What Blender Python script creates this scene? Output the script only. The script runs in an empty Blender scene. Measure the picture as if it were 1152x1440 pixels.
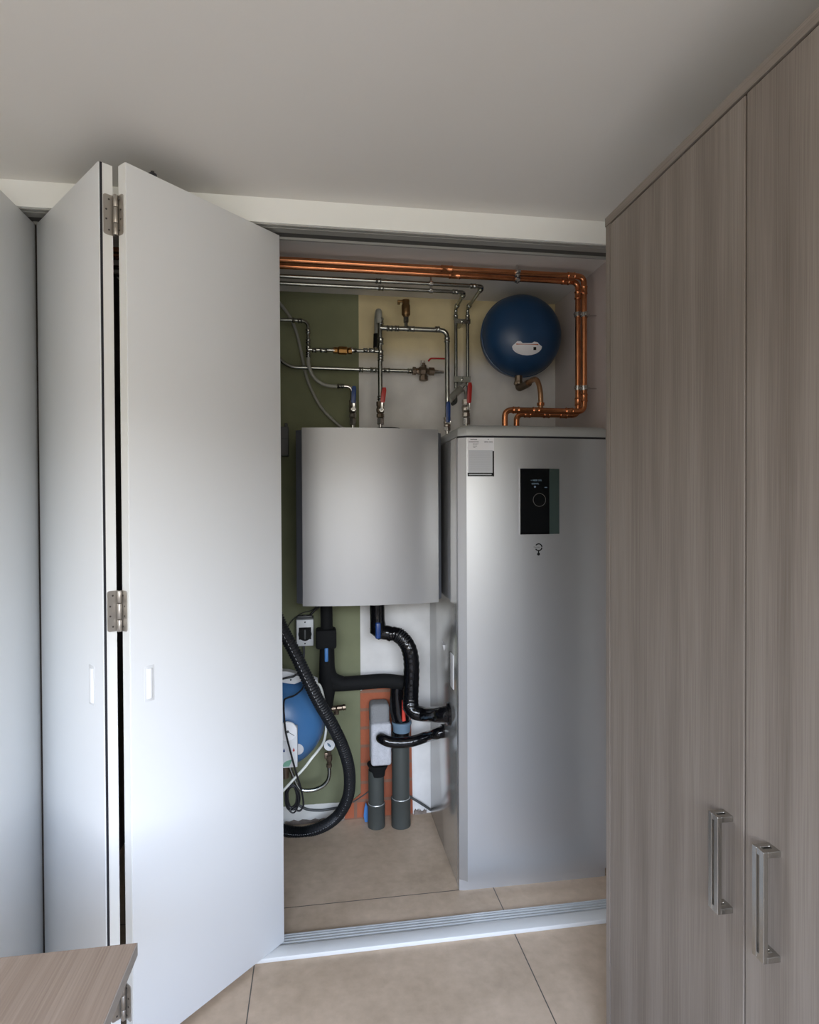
import bpy, bmesh, math, random
from mathutils import Vector, Matrix
random.seed(4)
PI = math.pi
C = bpy.context.scene.collection
V = Vector

# ---------------------------------------------------------------- camera model
F = 850.0
YAW, PITCH, ROLL = .15218, .01149, .00439
CAM = V((0, 0, 1.55))
cf = V((math.sin(YAW)*math.cos(PITCH), math.cos(YAW)*math.cos(PITCH), -math.sin(PITCH)))
cr = V((math.cos(YAW), -math.sin(YAW), 0))
cd = cf.cross(cr)
cr2 = cr*math.cos(ROLL)+cd*math.sin(ROLL)
cd2 = -cr*math.sin(ROLL)+cd*math.cos(ROLL)
def at(px, py, X=None, Y=None, Z=None):
    """where the sight line through a point of the photograph meets a plane of the room"""
    d = cr2*((px-576)/F)+cd2*((py-720)/F)+cf
    if X is not None: t = (X-CAM.x)/d.x
    elif Y is not None: t = (Y-CAM.y)/d.y
    else: t = (Z-CAM.z)/d.z
    return CAM+d*t

# ---------------------------------------------------------------- materials
def mat(name, col, rough=.5, metal=0., spec=.5, bump=0., bscale=40., var=0., vscale=6., coat=0., emit=None, estr=0.):
    m = bpy.data.materials.new(name); m.use_nodes = True
    nt = m.node_tree; b = nt.nodes['Principled BSDF']
    b.inputs['Base Color'].default_value = (*col, 1)
    b.inputs['Roughness'].default_value = rough
    b.inputs['Metallic'].default_value = metal
    b.inputs['Specular IOR Level'].default_value = spec
    b.inputs['Coat Weight'].default_value = coat
    if emit: b.inputs['Emission Color'].default_value = (*emit, 1); b.inputs['Emission Strength'].default_value = estr
    geo = nt.nodes.new('ShaderNodeNewGeometry')
    if var:
        n = nt.nodes.new('ShaderNodeTexNoise'); n.inputs['Scale'].default_value = vscale; n.inputs['Detail'].default_value = 5
        nt.links.new(geo.outputs['Position'], n.inputs['Vector'])
        r = nt.nodes.new('ShaderNodeMapRange'); r.inputs['To Min'].default_value = 1-var; r.inputs['To Max'].default_value = 1+var
        r.inputs['From Min'].default_value = .3; r.inputs['From Max'].default_value = .7
        nt.links.new(n.outputs['Fac'], r.inputs['Value'])
        x = nt.nodes.new('ShaderNodeVectorMath'); x.operation = 'SCALE'; x.inputs[0].default_value = col
        nt.links.new(r.outputs['Result'], x.inputs['Scale']); nt.links.new(x.outputs['Vector'], b.inputs['Base Color'])
    if bump:
        n2 = nt.nodes.new('ShaderNodeTexNoise'); n2.inputs['Scale'].default_value = bscale; n2.inputs['Detail'].default_value = 4
        nt.links.new(geo.outputs['Position'], n2.inputs['Vector'])
        bp = nt.nodes.new('ShaderNodeBump'); bp.inputs['Strength'].default_value = bump; bp.inputs['Distance'].default_value = .004
        nt.links.new(n2.outputs['Fac'], bp.inputs['Height']); nt.links.new(bp.outputs['Normal'], b.inputs['Normal'])
    return m

def wood(name, dark, light, axis):
    """fine-grained wood laminate; axis = the direction the grain runs in"""
    m = bpy.data.materials.new(name); m.use_nodes = True
    nt = m.node_tree; b = nt.nodes['Principled BSDF']; L = nt.links.new
    b.inputs['Roughness'].default_value = .55
    tc = nt.nodes.new('ShaderNodeTexCoord'); oi = nt.nodes.new('ShaderNodeObjectInfo')
    ad = nt.nodes.new('ShaderNodeVectorMath'); ad.operation = 'ADD'
    sc = nt.nodes.new('ShaderNodeVectorMath'); sc.operation = 'SCALE'; sc.inputs[0].default_value = (7, 7, 7)
    L(oi.outputs['Random'], sc.inputs['Scale']); L(tc.outputs['Object'], ad.inputs[0]); L(sc.outputs['Vector'], ad.inputs[1])
    def layer(across, along, detail, off):
        mp = nt.nodes.new('ShaderNodeMapping'); s = [across]*3; s[axis] = along
        mp.inputs['Scale'].default_value = s; mp.inputs['Location'].default_value = (off, off, off)
        n = nt.nodes.new('ShaderNodeTexNoise'); n.inputs['Scale'].default_value = 1; n.inputs['Detail'].default_value = detail
        L(ad.outputs['Vector'], mp.inputs['Vector']); L(mp.outputs['Vector'], n.inputs['Vector']); return n
    a = layer(16, .5, 3, 0); f = layer(330, 5, 3, 3)
    mx = nt.nodes.new('ShaderNodeMix'); mx.inputs[0].default_value = .42
    L(a.outputs['Fac'], mx.inputs[2]); L(f.outputs['Fac'], mx.inputs[3])
    rp = nt.nodes.new('ShaderNodeValToRGB'); rp.color_ramp.elements[0].position = .36; rp.color_ramp.elements[1].position = .64
    rp.color_ramp.elements[0].color = (*dark, 1); rp.color_ramp.elements[1].color = (*light, 1)
    L(mx.outputs[0], rp.inputs['Fac']); L(rp.outputs['Color'], b.inputs['Base Color'])
    bp = nt.nodes.new('ShaderNodeBump'); bp.inputs['Strength'].default_value = .12; bp.inputs['Distance'].default_value = .001
    L(f.outputs['Fac'], bp.inputs['Height']); L(bp.outputs['Normal'], b.inputs['Normal'])
    return m

M = {}
M['ceiling'] = mat('ceiling_paint', (.735, .718, .68), .9, bump=.05, bscale=120)
M['header'] = mat('header_paint', (.84, .85, .82), .5)
M['room'] = mat('room_wall_paint', (.66, .62, .57), .9)
M['side'] = mat('closet_side_paint', (.56, .50, .47), .9, bump=.08, bscale=60)
M['darkside'] = mat('dark_brown_board', (.045, .036, .032), .7)  # dark colour painted in for the shade behind the door gap
M['door'] = mat('white_door_lacquer', (.735, .752, .76), .42, spec=.45)
M['edge'] = mat('white_door_edging', (.75, .755, .735), .45)
M['gasket'] = mat('dark_gasket', (.01, .01, .016), .6)
M['recess'] = mat('white_plastic', (.95, .96, .97), .4)  # on the door pulls, the light they catch is put into this brighter white
M['hinge'] = mat('brushed_nickel', (.44, .41, .37), .38, .85)
M['hole'] = mat('dark_screw', (.10, .09, .08), .5, .6)
M['alu'] = mat('aluminium', (.62, .63, .62), .4, .3)
M['alud'] = mat('dull_aluminium', (.36, .36, .34), .5, .3)
M['groove'] = mat('dark_groove', (.07, .07, .065), .7)
M['wood'] = wood('greybrown_wood_upright', (.155, .128, .105), (.25, .215, .185), 2)
M['woodh'] = wood('greybrown_wood_length', (.155, .128, .105), (.25, .215, .185), 1)
M['desk'] = wood('warm_wood_top', (.23, .165, .12), (.34, .26, .20), 1)
M['deskedge'] = mat('wood_edging', (.33, .30, .27), .5)
M['steel'] = mat('satin_steel', (.50, .49, .46), .24, 1.)
M['silver'] = mat('silver_sheet', (.55, .56, .57), .36, .76)
M['silver_unit'] = mat('silver_unit_sheet', (.34, .34, .345), .42, .6)
M['silver_dark'] = mat('silver_side', (.26, .28, .33), .38, .7)
M['silver_side'] = mat('tank_side_sheet', (.60, .60, .58), .2, .75)
M['lid'] = mat('grey_plastic_lid', (.40, .41, .40), .45, .2)
M['glassblack'] = mat('black_glass', (.004, .005, .006), .08, spec=.6)
M['glassgreen'] = mat('smoked_glass_edge', (.045, .065, .06), .15)
M['screen'] = mat('screen_text', (.05, .07, .09), .5, emit=(.42, .62, .75), estr=.10)
M['ring'] = mat('grey_print', (.16, .16, .15), .5)
M['ink'] = mat('black_ink', (.010, .010, .010), .6, spec=.15)
M['paper'] = mat('label_paper', (.74, .74, .76), .6)
M['paperg'] = mat('label_grey', (.52, .54, .57), .6)
M['paperline'] = mat('label_line', (.44, .455, .48), .6)
M['copper'] = mat('copper', (.66, .27, .125), .26, 1., var=.18, vscale=14)
M['copper_dull'] = mat('dull_copper', (.46, .26, .14), .4, .9, var=.2, vscale=20)
M['galv'] = mat('galvanised_steel', (.37, .385, .355), .24, 1., var=.1, vscale=30)
M['clip'] = mat('zinc_clip', (.62, .62, .60), .25, 1.)
M['brass'] = mat('brass', (.33, .18, .06), .35, 1.)
M['oldbrass'] = mat('old_brass', (.24, .145, .065), .4, .9)
M['bronze'] = mat('bronze_fitting', (.20, .155, .115), .4, .9)
M['nickel'] = mat('nickel_valve', (.38, .35, .31), .28, 1.)
M['red'] = mat('red_lever', (.42, .018, .015), .35)
M['bluelever'] = mat('blue_lever', (.012, .05, .20), .35)
M['bluetag'] = mat('pale_blue_tag', (.06, .20, .48), .45)
M['greyhose'] = mat('grey_hose', (.31, .315, .28), .45)
M['greyplastic'] = mat('grey_pvc', (.058, .064, .059), .5, spec=.35)
M['rubber'] = mat('black_foam', (.0065, .007, .0075), .8, spec=.25, bump=.25, bscale=60)
M['tape'] = mat('shiny_black_tape', (.004, .004, .005), .10, spec=.45, bump=.5, bscale=30)
M['corr'] = mat('black_corrugated', (.011, .012, .014), .5, spec=.3)
M['cable'] = mat('black_cable', (.010, .010, .012), .45)
M['whitecable'] = mat('white_cable', (.74, .76, .70), .4)
M['darkgrey'] = mat('dark_grey_cable', (.07, .075, .075), .5)
M['blue'] = mat('blue_enamel', (.012, .05, .125), .35, var=.08, vscale=9)
M['bluepale'] = mat('bright_blue_enamel', (.055, .17, .37), .35)
M['foam'] = mat('grey_foam_block', (.50, .51, .54), .9, bump=.8, bscale=160, var=.08, vscale=60)
M['foamd'] = mat('darker_foam', (.22, .225, .23), .9, bump=.7, bscale=120)
M['collar'] = mat('blue_grey_collar', (.13, .20, .27), .5)
M['orange'] = mat('coral_red_sleeve', (.62, .06, .04), .5)
M['whitebox'] = mat('white_casing', (.74, .76, .77), .4)
M['green'] = mat('green_print', (.20, .42, .30), .5)
M['box'] = mat('dark_grey_box', (.085, .09, .09), .5)
M['sealed'] = mat('aluminium_tape', (.62, .62, .6), .35, .6)  # pale ring colour standing in for the highlight at the drain joints
M['rough'] = mat('rough_mortar', (.23, .19, .16), .95, bump=1, bscale=60, var=.3, vscale=30)
M['orangeprint'] = mat('orange_print', (.40, .09, .02), .5)

def mat_floor():
    m = bpy.data.materials.new('beige_floor_tiles'); m.use_nodes = True
    nt = m.node_tree; b = nt.nodes['Principled BSDF']; L = nt.links.new
    b.inputs['Roughness'].default_value = .5
    geo = nt.nodes.new('ShaderNodeNewGeometry'); sp = nt.nodes.new('ShaderNodeSeparateXYZ'); L(geo.outputs['Position'], sp.inputs[0])
    def math_(op, a, bb=None):
        n = nt.nodes.new('ShaderNodeMath'); n.operation = op
        for i, v in enumerate((a, bb)):
            if v is None: continue
            if isinstance(v, (int, float)): n.inputs[i].default_value = v
            else: L(v, n.inputs[i])
        return n.outputs[0]
    def line(sock, off, w):
        s = math_('SUBTRACT', sock, off); s = math_('DIVIDE', s, .915); fr = math_('FRACT', s)
        d = math_('ABSOLUTE', math_('SUBTRACT', fr, .5)); return math_('GREATER_THAN', d, .5-w)
    g = math_('MAXIMUM', line(sp.outputs[0], .697, .0021), line(sp.outputs[1], 2.358, .0021))
    n = nt.nodes.new('ShaderNodeTexNoise'); n.inputs['Scale'].default_value = 2.6; n.inputs['Detail'].default_value = 8; n.inputs['Roughness'].default_value = .62
    L(geo.outputs['Position'], n.inputs['Vector'])
    n3 = nt.nodes.new('ShaderNodeTexNoise'); n3.inputs['Scale'].default_value = 28; n3.inputs['Detail'].default_value = 4; L(geo.outputs['Position'], n3.inputs['Vector'])
    av = math_('ADD', math_('MULTIPLY', n.outputs['Fac'], .75), math_('MULTIPLY', n3.outputs['Fac'], .25))
    rp = nt.nodes.new('ShaderNodeValToRGB'); rp.color_ramp.elements[0].position = .36; rp.color_ramp.elements[1].position = .66
    rp.color_ramp.elements[0].color = (.43, .325, .225, 1); rp.color_ramp.elements[1].color = (.66, .51, .375, 1)
    L(av, rp.inputs['Fac'])
    mx = nt.nodes.new('ShaderNodeMix'); mx.data_type = 'RGBA'; L(g, mx.inputs[0]); L(rp.outputs['Color'], mx.inputs[6]); mx.inputs[7].default_value = (.10, .085, .07, 1)
    L(mx.outputs[2], b.inputs['Base Color'])
    return m
M['floor'] = mat_floor()

def mat_backwall():
    m = bpy.data.materials.new('closet_back_wall_paint'); m.use_nodes = True
    nt = m.node_tree; b = nt.nodes['Principled BSDF']; L = nt.links.new
    b.inputs['Roughness'].default_value = .85
    geo = nt.nodes.new('ShaderNodeNewGeometry'); sp = nt.nodes.new('ShaderNodeSeparateXYZ'); L(geo.outputs['Position'], sp.inputs[0])
    n = nt.nodes.new('ShaderNodeTexNoise'); n.inputs['Scale'].default_value = 9; n.inputs['Detail'].default_value = 5; L(geo.outputs['Position'], n.inputs['Vector'])
    def mth(op, a, bb):
        q = nt.nodes.new('ShaderNodeMath'); q.operation = op
        for i, v in enumerate((a, bb)):
            if isinstance(v, (int, float)): q.inputs[i].default_value = v
            else: L(v, q.inputs[i])
        return q.outputs[0]
    def mix(f, a, c):
        q = nt.nodes.new('ShaderNodeMix'); q.data_type = 'RGBA'; L(f, q.inputs[0])
        for i, v in ((6, a), (7, c)):
            if isinstance(v, tuple): q.inputs[i].default_value = (*v, 1)
            else: L(v, q.inputs[i])
        return q.outputs[2]
    x, z = sp.outputs[0], sp.outputs[2]
    wob = mth('MULTIPLY', mth('SUBTRACT', n.outputs['Fac'], .5), .02)
    isright = mth('GREATER_THAN', x, .2085)
    mr = nt.nodes.new('ShaderNodeMapRange'); mr.inputs['From Min'].default_value = 2.20; mr.inputs['From Max'].default_value = 2.36; mr.interpolation_type = 'SMOOTHSTEP'
    L(z, mr.inputs['Value'])
    right = mix(mr.outputs['Result'], (.76, .75, .73), (.70, .60, .36))
    up = mth('GREATER_THAN', mth('ADD', z, wob), .088)
    left = mix(up, (.76, .75, .70), (.20, .215, .125))
    col = mix(isright, left, right)
    dirt = nt.nodes.new('ShaderNodeMapRange'); dirt.inputs['From Min'].default_value = .35; dirt.inputs['From Max'].default_value = .7; dirt.inputs['To Min'].default_value = .92; dirt.inputs['To Max'].default_value = 1.05
    L(n.outputs['Fac'], dirt.inputs['Value'])
    vm = nt.nodes.new('ShaderNodeVectorMath'); vm.operation = 'SCALE'; L(col, vm.inputs[0]); L(dirt.outputs['Result'], vm.inputs['Scale'])
    L(vm.outputs['Vector'], b.inputs['Base Color'])
    return m
M['back'] = mat_backwall()

def mat_brick():
    m = bpy.data.materials.new('red_brick'); m.use_nodes = True
    nt = m.node_tree; b = nt.nodes['Principled BSDF']; L = nt.links.new
    b.inputs['Roughness'].default_value = .9
    tc = nt.nodes.new('ShaderNodeNewGeometry'); mp = nt.nodes.new('ShaderNodeMapping'); mp.inputs['Rotation'].default_value = (PI/2, 0, 0)
    mp.inputs['Location'].default_value = (.02, 0, .03)
    L(tc.outputs['Position'], mp.inputs['Vector'])
    br = nt.nodes.new('ShaderNodeTexBrick'); L(mp.outputs['Vector'], br.inputs['Vector'])
    br.inputs['Color1'].default_value = (.42, .12, .055, 1); br.inputs['Color2'].default_value = (.34, .10, .05, 1); br.inputs['Mortar'].default_value = (.25, .13, .085, 1)
    br.inputs['Scale'].default_value = 1; br.inputs['Brick Width'].default_value = .20; br.inputs['Row Height'].default_value = .09; br.inputs['Mortar Size'].default_value = .008
    n = nt.nodes.new('ShaderNodeTexNoise'); n.inputs['Scale'].default_value = 35; L(tc.outputs['Position'], n.inputs['Vector'])
    mx = nt.nodes.new('ShaderNodeMix'); mx.data_type = 'RGBA'; mx.blend_type = 'MULTIPLY'; mx.inputs[0].default_value = .6
    L(br.outputs['Color'], mx.inputs[6]); L(n.outputs['Color'], mx.inputs[7]); L(br.outputs['Color'], b.inputs['Base Color'])
    bp = nt.nodes.new('ShaderNodeBump'); bp.inputs['Strength'].default_value = .6; bp.inputs['Distance'].default_value = .004; L(n.outputs['Fac'], bp.inputs['Height']); L(bp.outputs['Normal'], b.inputs['Normal'])
    return m
M['brick'] = mat_brick()

# ---------------------------------------------------------------- geometry helpers
def wloc(o):
    p = V((0, 0, 0))
    while o: p = p+o.location; o = o.parent
    return p
def obj(name, bm, m, parent=None, smooth=True, angle=35):
    me = bpy.data.meshes.new(name)
    if parent: bmesh.ops.translate(bm, verts=bm.verts[:], vec=-wloc(parent))
    bmesh.ops.recalc_face_normals(bm, faces=bm.faces[:])
    bm.to_mesh(me); bm.free()
    me.materials.append(M[m] if isinstance(m, str) else m)
    if smooth:
        me.polygons.foreach_set('use_smooth', [True]*len(me.polygons)); me.set_sharp_from_angle(angle=math.radians(angle))
    o = bpy.data.objects.new(name, me); C.objects.link(o)
    if parent: o.parent = parent
    return o
def tag(o, label=None, cat=None, group=None, kind=None):
    if label: o['label'] = label
    if cat: o['category'] = cat
    if group: o['group'] = group
    if kind: o['kind'] = kind
    return o
def thing(name, label, cat, loc=(0, 0, 0), group=None):
    o = bpy.data.objects.new(name, None); C.objects.link(o); o.location = loc; o.empty_display_size = .05
    return tag(o, label, cat, group)
def NB(): return bmesh.new()
def box(bm, a, b, bev=0, mx=None, seg=2):
    a = V(a); b = V(b)
    r = bmesh.ops.create_cube(bm, size=1)
    vs = r['verts']; c = (a+b)/2; s = b-a
    for v in vs: v.co = V((v.co.x*s.x, v.co.y*s.y, v.co.z*s.z))+c
    fs = list({f for v in vs for f in v.link_faces})
    if bev:
        es = list({e for v in vs for e in v.link_edges})
        rr = bmesh.ops.bevel(bm, geom=es, offset=bev, segments=seg, affect='EDGES', profile=.5)
        vs = list({v for f in rr['faces'] for v in f.verts} | {v for v in vs if v.is_valid})
    if mx: bmesh.ops.transform(bm, matrix=mx, verts=vs)
    return bm
def frame_of(d):
    d = d.normalized(); u = V((0, 0, 1)) if abs(d.z) < .9 else V((1, 0, 0))
    s = d.cross(u).normalized(); return s, s.cross(d).normalized(), d
def tube(bm, pts, r, n=14, rad=None, closed=False):
    pts = [V(p) for p in pts]; N = len(pts)
    s, u, _ = frame_of(pts[1]-pts[0]); rings = []
    for i, p in enumerate(pts):
        if i == 0: t = pts[1]-pts[0]
        elif i == N-1: t = pts[-1]-pts[-2]
        else: t = (pts[i+1]-pts[i]).normalized()+(pts[i]-pts[i-1]).normalized()
        t.normalize(); s = (s-t*s.dot(t)).normalized(); u = t.cross(s)
        rr = rad[i] if rad else r
        rings.append([bm.verts.new(p+(s*math.cos(a)+u*math.sin(a))*rr) for a in [2*PI*k/n for k in range(n)]])
    for i in range(N-1):
        for k in range(n):
            bm.faces.new((rings[i][k], rings[i][(k+1) % n], rings[i+1][(k+1) % n], rings[i+1][k]))
    bm.faces.new(rings[0]); bm.faces.new(rings[-1])
    return bm
def fillet(pts, r, n=7):
    pts = [V(p) for p in pts]; out = [pts[0]]
    for i in range(1, len(pts)-1):
        a, p, b = pts[i-1], pts[i], pts[i+1]
        d1 = (a-p); d2 = (b-p); q = min(r, d1.length*.49, d2.length*.49)
        A = p+d1.normalized()*q; B = p+d2.normalized()*q
        for k in range(n+1):
            t = k/n; out.append(A*(1-t)**2+p*2*t*(1-t)+B*t*t)
    out.append(pts[-1]); return out
def spline(pts, n=8):
    P = [V(p) for p in pts]; P = [P[0]*2-P[1]]+P+[P[-1]*2-P[-2]]; out = []
    for i in range(1, len(P)-2):
        for k in range(n):
            t = k/n; a, b, c, d = P[i-1:i+3]
            out.append(.5*((2*b)+(c-a)*t+(2*a-5*b+4*c-d)*t*t+(-a+3*b-3*c+d)*t**3))
    out.append(P[-2]); return out
def lathe(bm, prof, org, ax=(0, 0, 1), n=28):
    """prof: (radius, distance along the axis)"""
    s, u, d = frame_of(V(ax)); org = V(org); rings = []
    for r, h in prof:
        if r < 1e-5: rings.append([bm.verts.new(org+d*h)])
        else: rings.append([bm.verts.new(org+d*h+(s*math.cos(2*PI*k/n)+u*math.sin(2*PI*k/n))*r) for k in range(n)])
    for A, B in zip(rings, rings[1:]):
        if len(A) == 1 and len(B) == 1: continue
        for k in range(n):
            j = (k+1) % n
            if len(A) == 1: bm.faces.new((A[0], B[j], B[k]))
            elif len(B) == 1: bm.faces.new((A[k], A[j], B[0]))
            else: bm.faces.new((A[k], A[j], B[j], B[k]))
    for R in (rings[0], rings[-1]):
        if len(R) > 1: bm.faces.new(R)
    return bm
def cyl(bm, a, b, r, n=20):
    a = V(a); b = V(b); return lathe(bm, [(r, 0), (r, (b-a).length)], a, b-a, n)
def prism(bm, poly, z0, z1):
    lo = [bm.verts.new((x, y, z0)) for x, y in poly]; hi = [bm.verts.new((x, y, z1)) for x, y in poly]
    bm.faces.new(lo); bm.faces.new(hi)
    for i in range(len(poly)):
        j = (i+1) % len(poly); bm.faces.new((lo[i], lo[j], hi[j], hi[i]))
    return bm
def plate(bm, poly, mx, t):
    """polygon in local x,z extruded by t along local -y, placed by mx"""
    f = [bm.verts.new(mx @ V((x, 0, z))) for x, z in poly]; b = [bm.verts.new(mx @ V((x, t, z))) for x, z in poly]
    bm.faces.new(f); bm.faces.new(b)
    for i in range(len(poly)):
        j = (i+1) % len(poly); bm.faces.new((f[i], f[j], b[j], b[i]))
    return bm
def text_bm(s, size, mx, depth=.0004):
    cu = bpy.data.curves.new('t', 'FONT'); cu.body = s; cu.size = size; cu.extrude = depth; cu.align_x = 'CENTER'; cu.align_y = 'CENTER'
    o = bpy.data.objects.new('t', cu); me = bpy.data.meshes.new_from_object(o)
    bm = NB(); bm.from_mesh(me); bmesh.ops.transform(bm, matrix=mx, verts=bm.verts[:])
    bpy.data.objects.remove(o); bpy.data.curves.remove(cu); bpy.data.meshes.remove(me); return bm

# ---------------------------------------------------------------- the setting
YW, YB, ZC, ZH = 2.085, 2.98, 2.582, 2.50     # face of the opening, closet back wall, ceiling, head of opening
XL, XR, XCL, XCR, YR = -2.1, 1.45, -1.25, 1.222, -1.25
def struct(name, bm, m, parent=None, **k):
    o = obj(name, bm, m, parent, **k)
    if not parent: o['kind'] = 'structure'
    return o
struct('floor', box(NB(), (XL-.15, YR-.2, -.1), (XR+.15, YB+.15, 0)), 'floor', smooth=False)
struct('ceiling', box(NB(), (XL-.15, YR-.2, ZC), (XR+.15, YB+.15, ZC+.12)), 'ceiling', smooth=False)
wb = struct('wall_back', box(NB(), (XCL-.1, YB, 0), (XCR+.1, YB+.12, ZC)), 'back', smooth=False)
struct('wall_right', box(NB(), (XCR, YW+.12, 0), (XCR+.1, YB, ZC)), 'side', smooth=False)
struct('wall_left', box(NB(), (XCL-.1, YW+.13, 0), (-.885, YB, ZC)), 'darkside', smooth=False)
b = NB(); box(b, (XL, YW, ZH), (XR, YW+.11, ZC)); box(b, (XL, YW, 0), (XCL, YW+.11, ZH)); box(b, (XCR, YW, 0), (XR, YW+.11, ZH))
struct('wall_front', b, 'header', smooth=False)
struct('wall_east', box(NB(), (XR, YR-.1, 0), (XR+.12, YW+.1, ZC)), 'room', smooth=False)
struct('wall_west', box(NB(), (XL-.12, YR-.1, 0), (XL, YW+.1, ZC)), 'room', smooth=False)
# rear wall with the window that lights the room
WX0, WX1, WZ0, WZ1 = -1.55, 1.15, .85, 2.36
b = NB(); box(b, (XL, YR-.2, 0), (WX0, YR, ZC)); box(b, (WX1, YR-.2, 0), (XR, YR, ZC)); box(b, (WX0, YR-.2, 0), (WX1, YR, WZ0)); box(b, (WX0, YR-.2, WZ1), (WX1, YR, ZC))
struct('wall_rear', b, 'room', smooth=False)
b = NB()
for x in (WX0, (WX0+WX1)/2-.03, WX1-.06): box(b, (x, YR-.13, WZ0), (x+.06, YR-.07, WZ1))
for z in (WZ0, WZ1-.06): box(b, (WX0+.06, YR-.13, z), (WX1-.06, YR-.07, z+.06))
struct('window_1', b, 'header', smooth=False)
# brick showing where the plaster is broken away
pA = at(507.8, 969, Y=YB); pA.x = .2065; pB = at(577, 969, Y=YB)
b = NB(); zt = pA.z
prism_poly = [(pA.x, .0), (pA.x-.0, zt-.01), (pA.x+.02, zt), (pB.x, zt-.002), (pB.x+.01, 0)]
low = at(497, 1128, Y=YB)
poly = [(low.x-.045, 0), (low.x-.03, .085), (low.x+.005, .10), (pA.x, .125), (pA.x, zt-.01), (pA.x+.02, zt), (pB.x, zt-.002), (pB.x+.01, 0)]
plate(b, poly, Matrix.Translation((0, YB-.006, 0)), .006)
obj('brick_patch', b, 'brick', wb, smooth=False)
b = NB()
random.seed(7)
for (x0, x1) in ((-.16, low.x-.045), (pB.x+.015, .535)):
    n = 14; top = []
    for i in range(n+1): top.append((x0+(x1-x0)*i/n, .010+random.random()*.016))
    plate(b, [(x0, 0)]+top+[(x1, 0)], Matrix.Translation((0, YB-.012, 0)), .012)
obj('plaster_gap', b, 'rough', wb, smooth=False)
# threshold and rails of the folding doors
b = NB(); box(b, (XCL, YW-.004, 0), (XCR, YW+.052, .016), .003)
struct('trim_1', b, 'edge')
b = NB(); box(b, (XCL, YW+.052, 0), (XCR, YW+.11, .006))
for y in (.054, .068, .082, .096, .106): box(b, (XCL, YW+y, .006), (XCR, YW+y+.004, .013))
struct('trim_2', b, 'alu', smooth=False)
b = NB(); box(b, (XCL, YW+.010, ZH-.003), (XCR, YW+.066, ZH)); box(b, (XCL, YW+.100, ZH-.010), (XCR, YW+.110, ZH)); box(b, (XCL, YW+.028, ZH-.0045), (XCR, YW+.031, ZH-.003))
struct('trim_3', b, 'alud', smooth=False)
struct('trim_4', box(NB(), (XCL, YW+.066, ZH-.002), (XCR, YW+.100, ZH)), 'groove', smooth=False)

# ---------------------------------------------------------------- folding doors
PT, PB = 2.487, .018
def panel(name, a, bpt, label, mirror):
    """a = outer corner at the fold, bpt = outer corner at the track; body lies behind the visible face"""
    a = V((*a, 0)); bpt = V((*bpt, 0)); d = (bpt-a); w = d.length; d.normalize()
    nrm = V((d.y, -d.x, 0)) if mirror else V((-d.y, d.x, 0))    # towards the viewer
    mx = Matrix(((d.x, -nrm.x, 0, a.x), (d.y, -nrm.y, 0, a.y), (0, 0, 1, 0), (0, 0, 0, 1)))   # local x along, y into the body
    b = NB(); box(b, (0, 0, PB), (w, .038, PT), .0015, mx)
    o = tag(struct(name, b, 'door'), label, 'door')
    return o, mx, w
P1, m1, w1 = panel('door_1', (-.508, 1.753), (-.122, 2.150), 'widest white folding door panel, standing out beside the boiler closet opening', True)
P2, m2, w2 = panel('door_2', (-.581, 1.758), (-.912, 2.176), 'white folding door panel hinged to the left of the widest panel', False)
P3, m3, w3 = panel('door_3', (-.9185, 1.63), (-.9185, 2.182), 'white folding door panel at the far left edge, seen at a slant', True)
# the body of a panel has a pale edging with a dark gasket line
for P, mx, g in ((P1, m1, False), (P2, m2, True)):
    obj('edge_band', box(NB(), (-.0012, .010 if g else .003, PB), (0, .037, PT), 0, mx), 'edge', P, smooth=False)
    if g: obj('gasket', box(NB(), (-.0014, .0035, PB), (0, .0098, PT), 0, mx), 'gasket', P, smooth=False)
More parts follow.
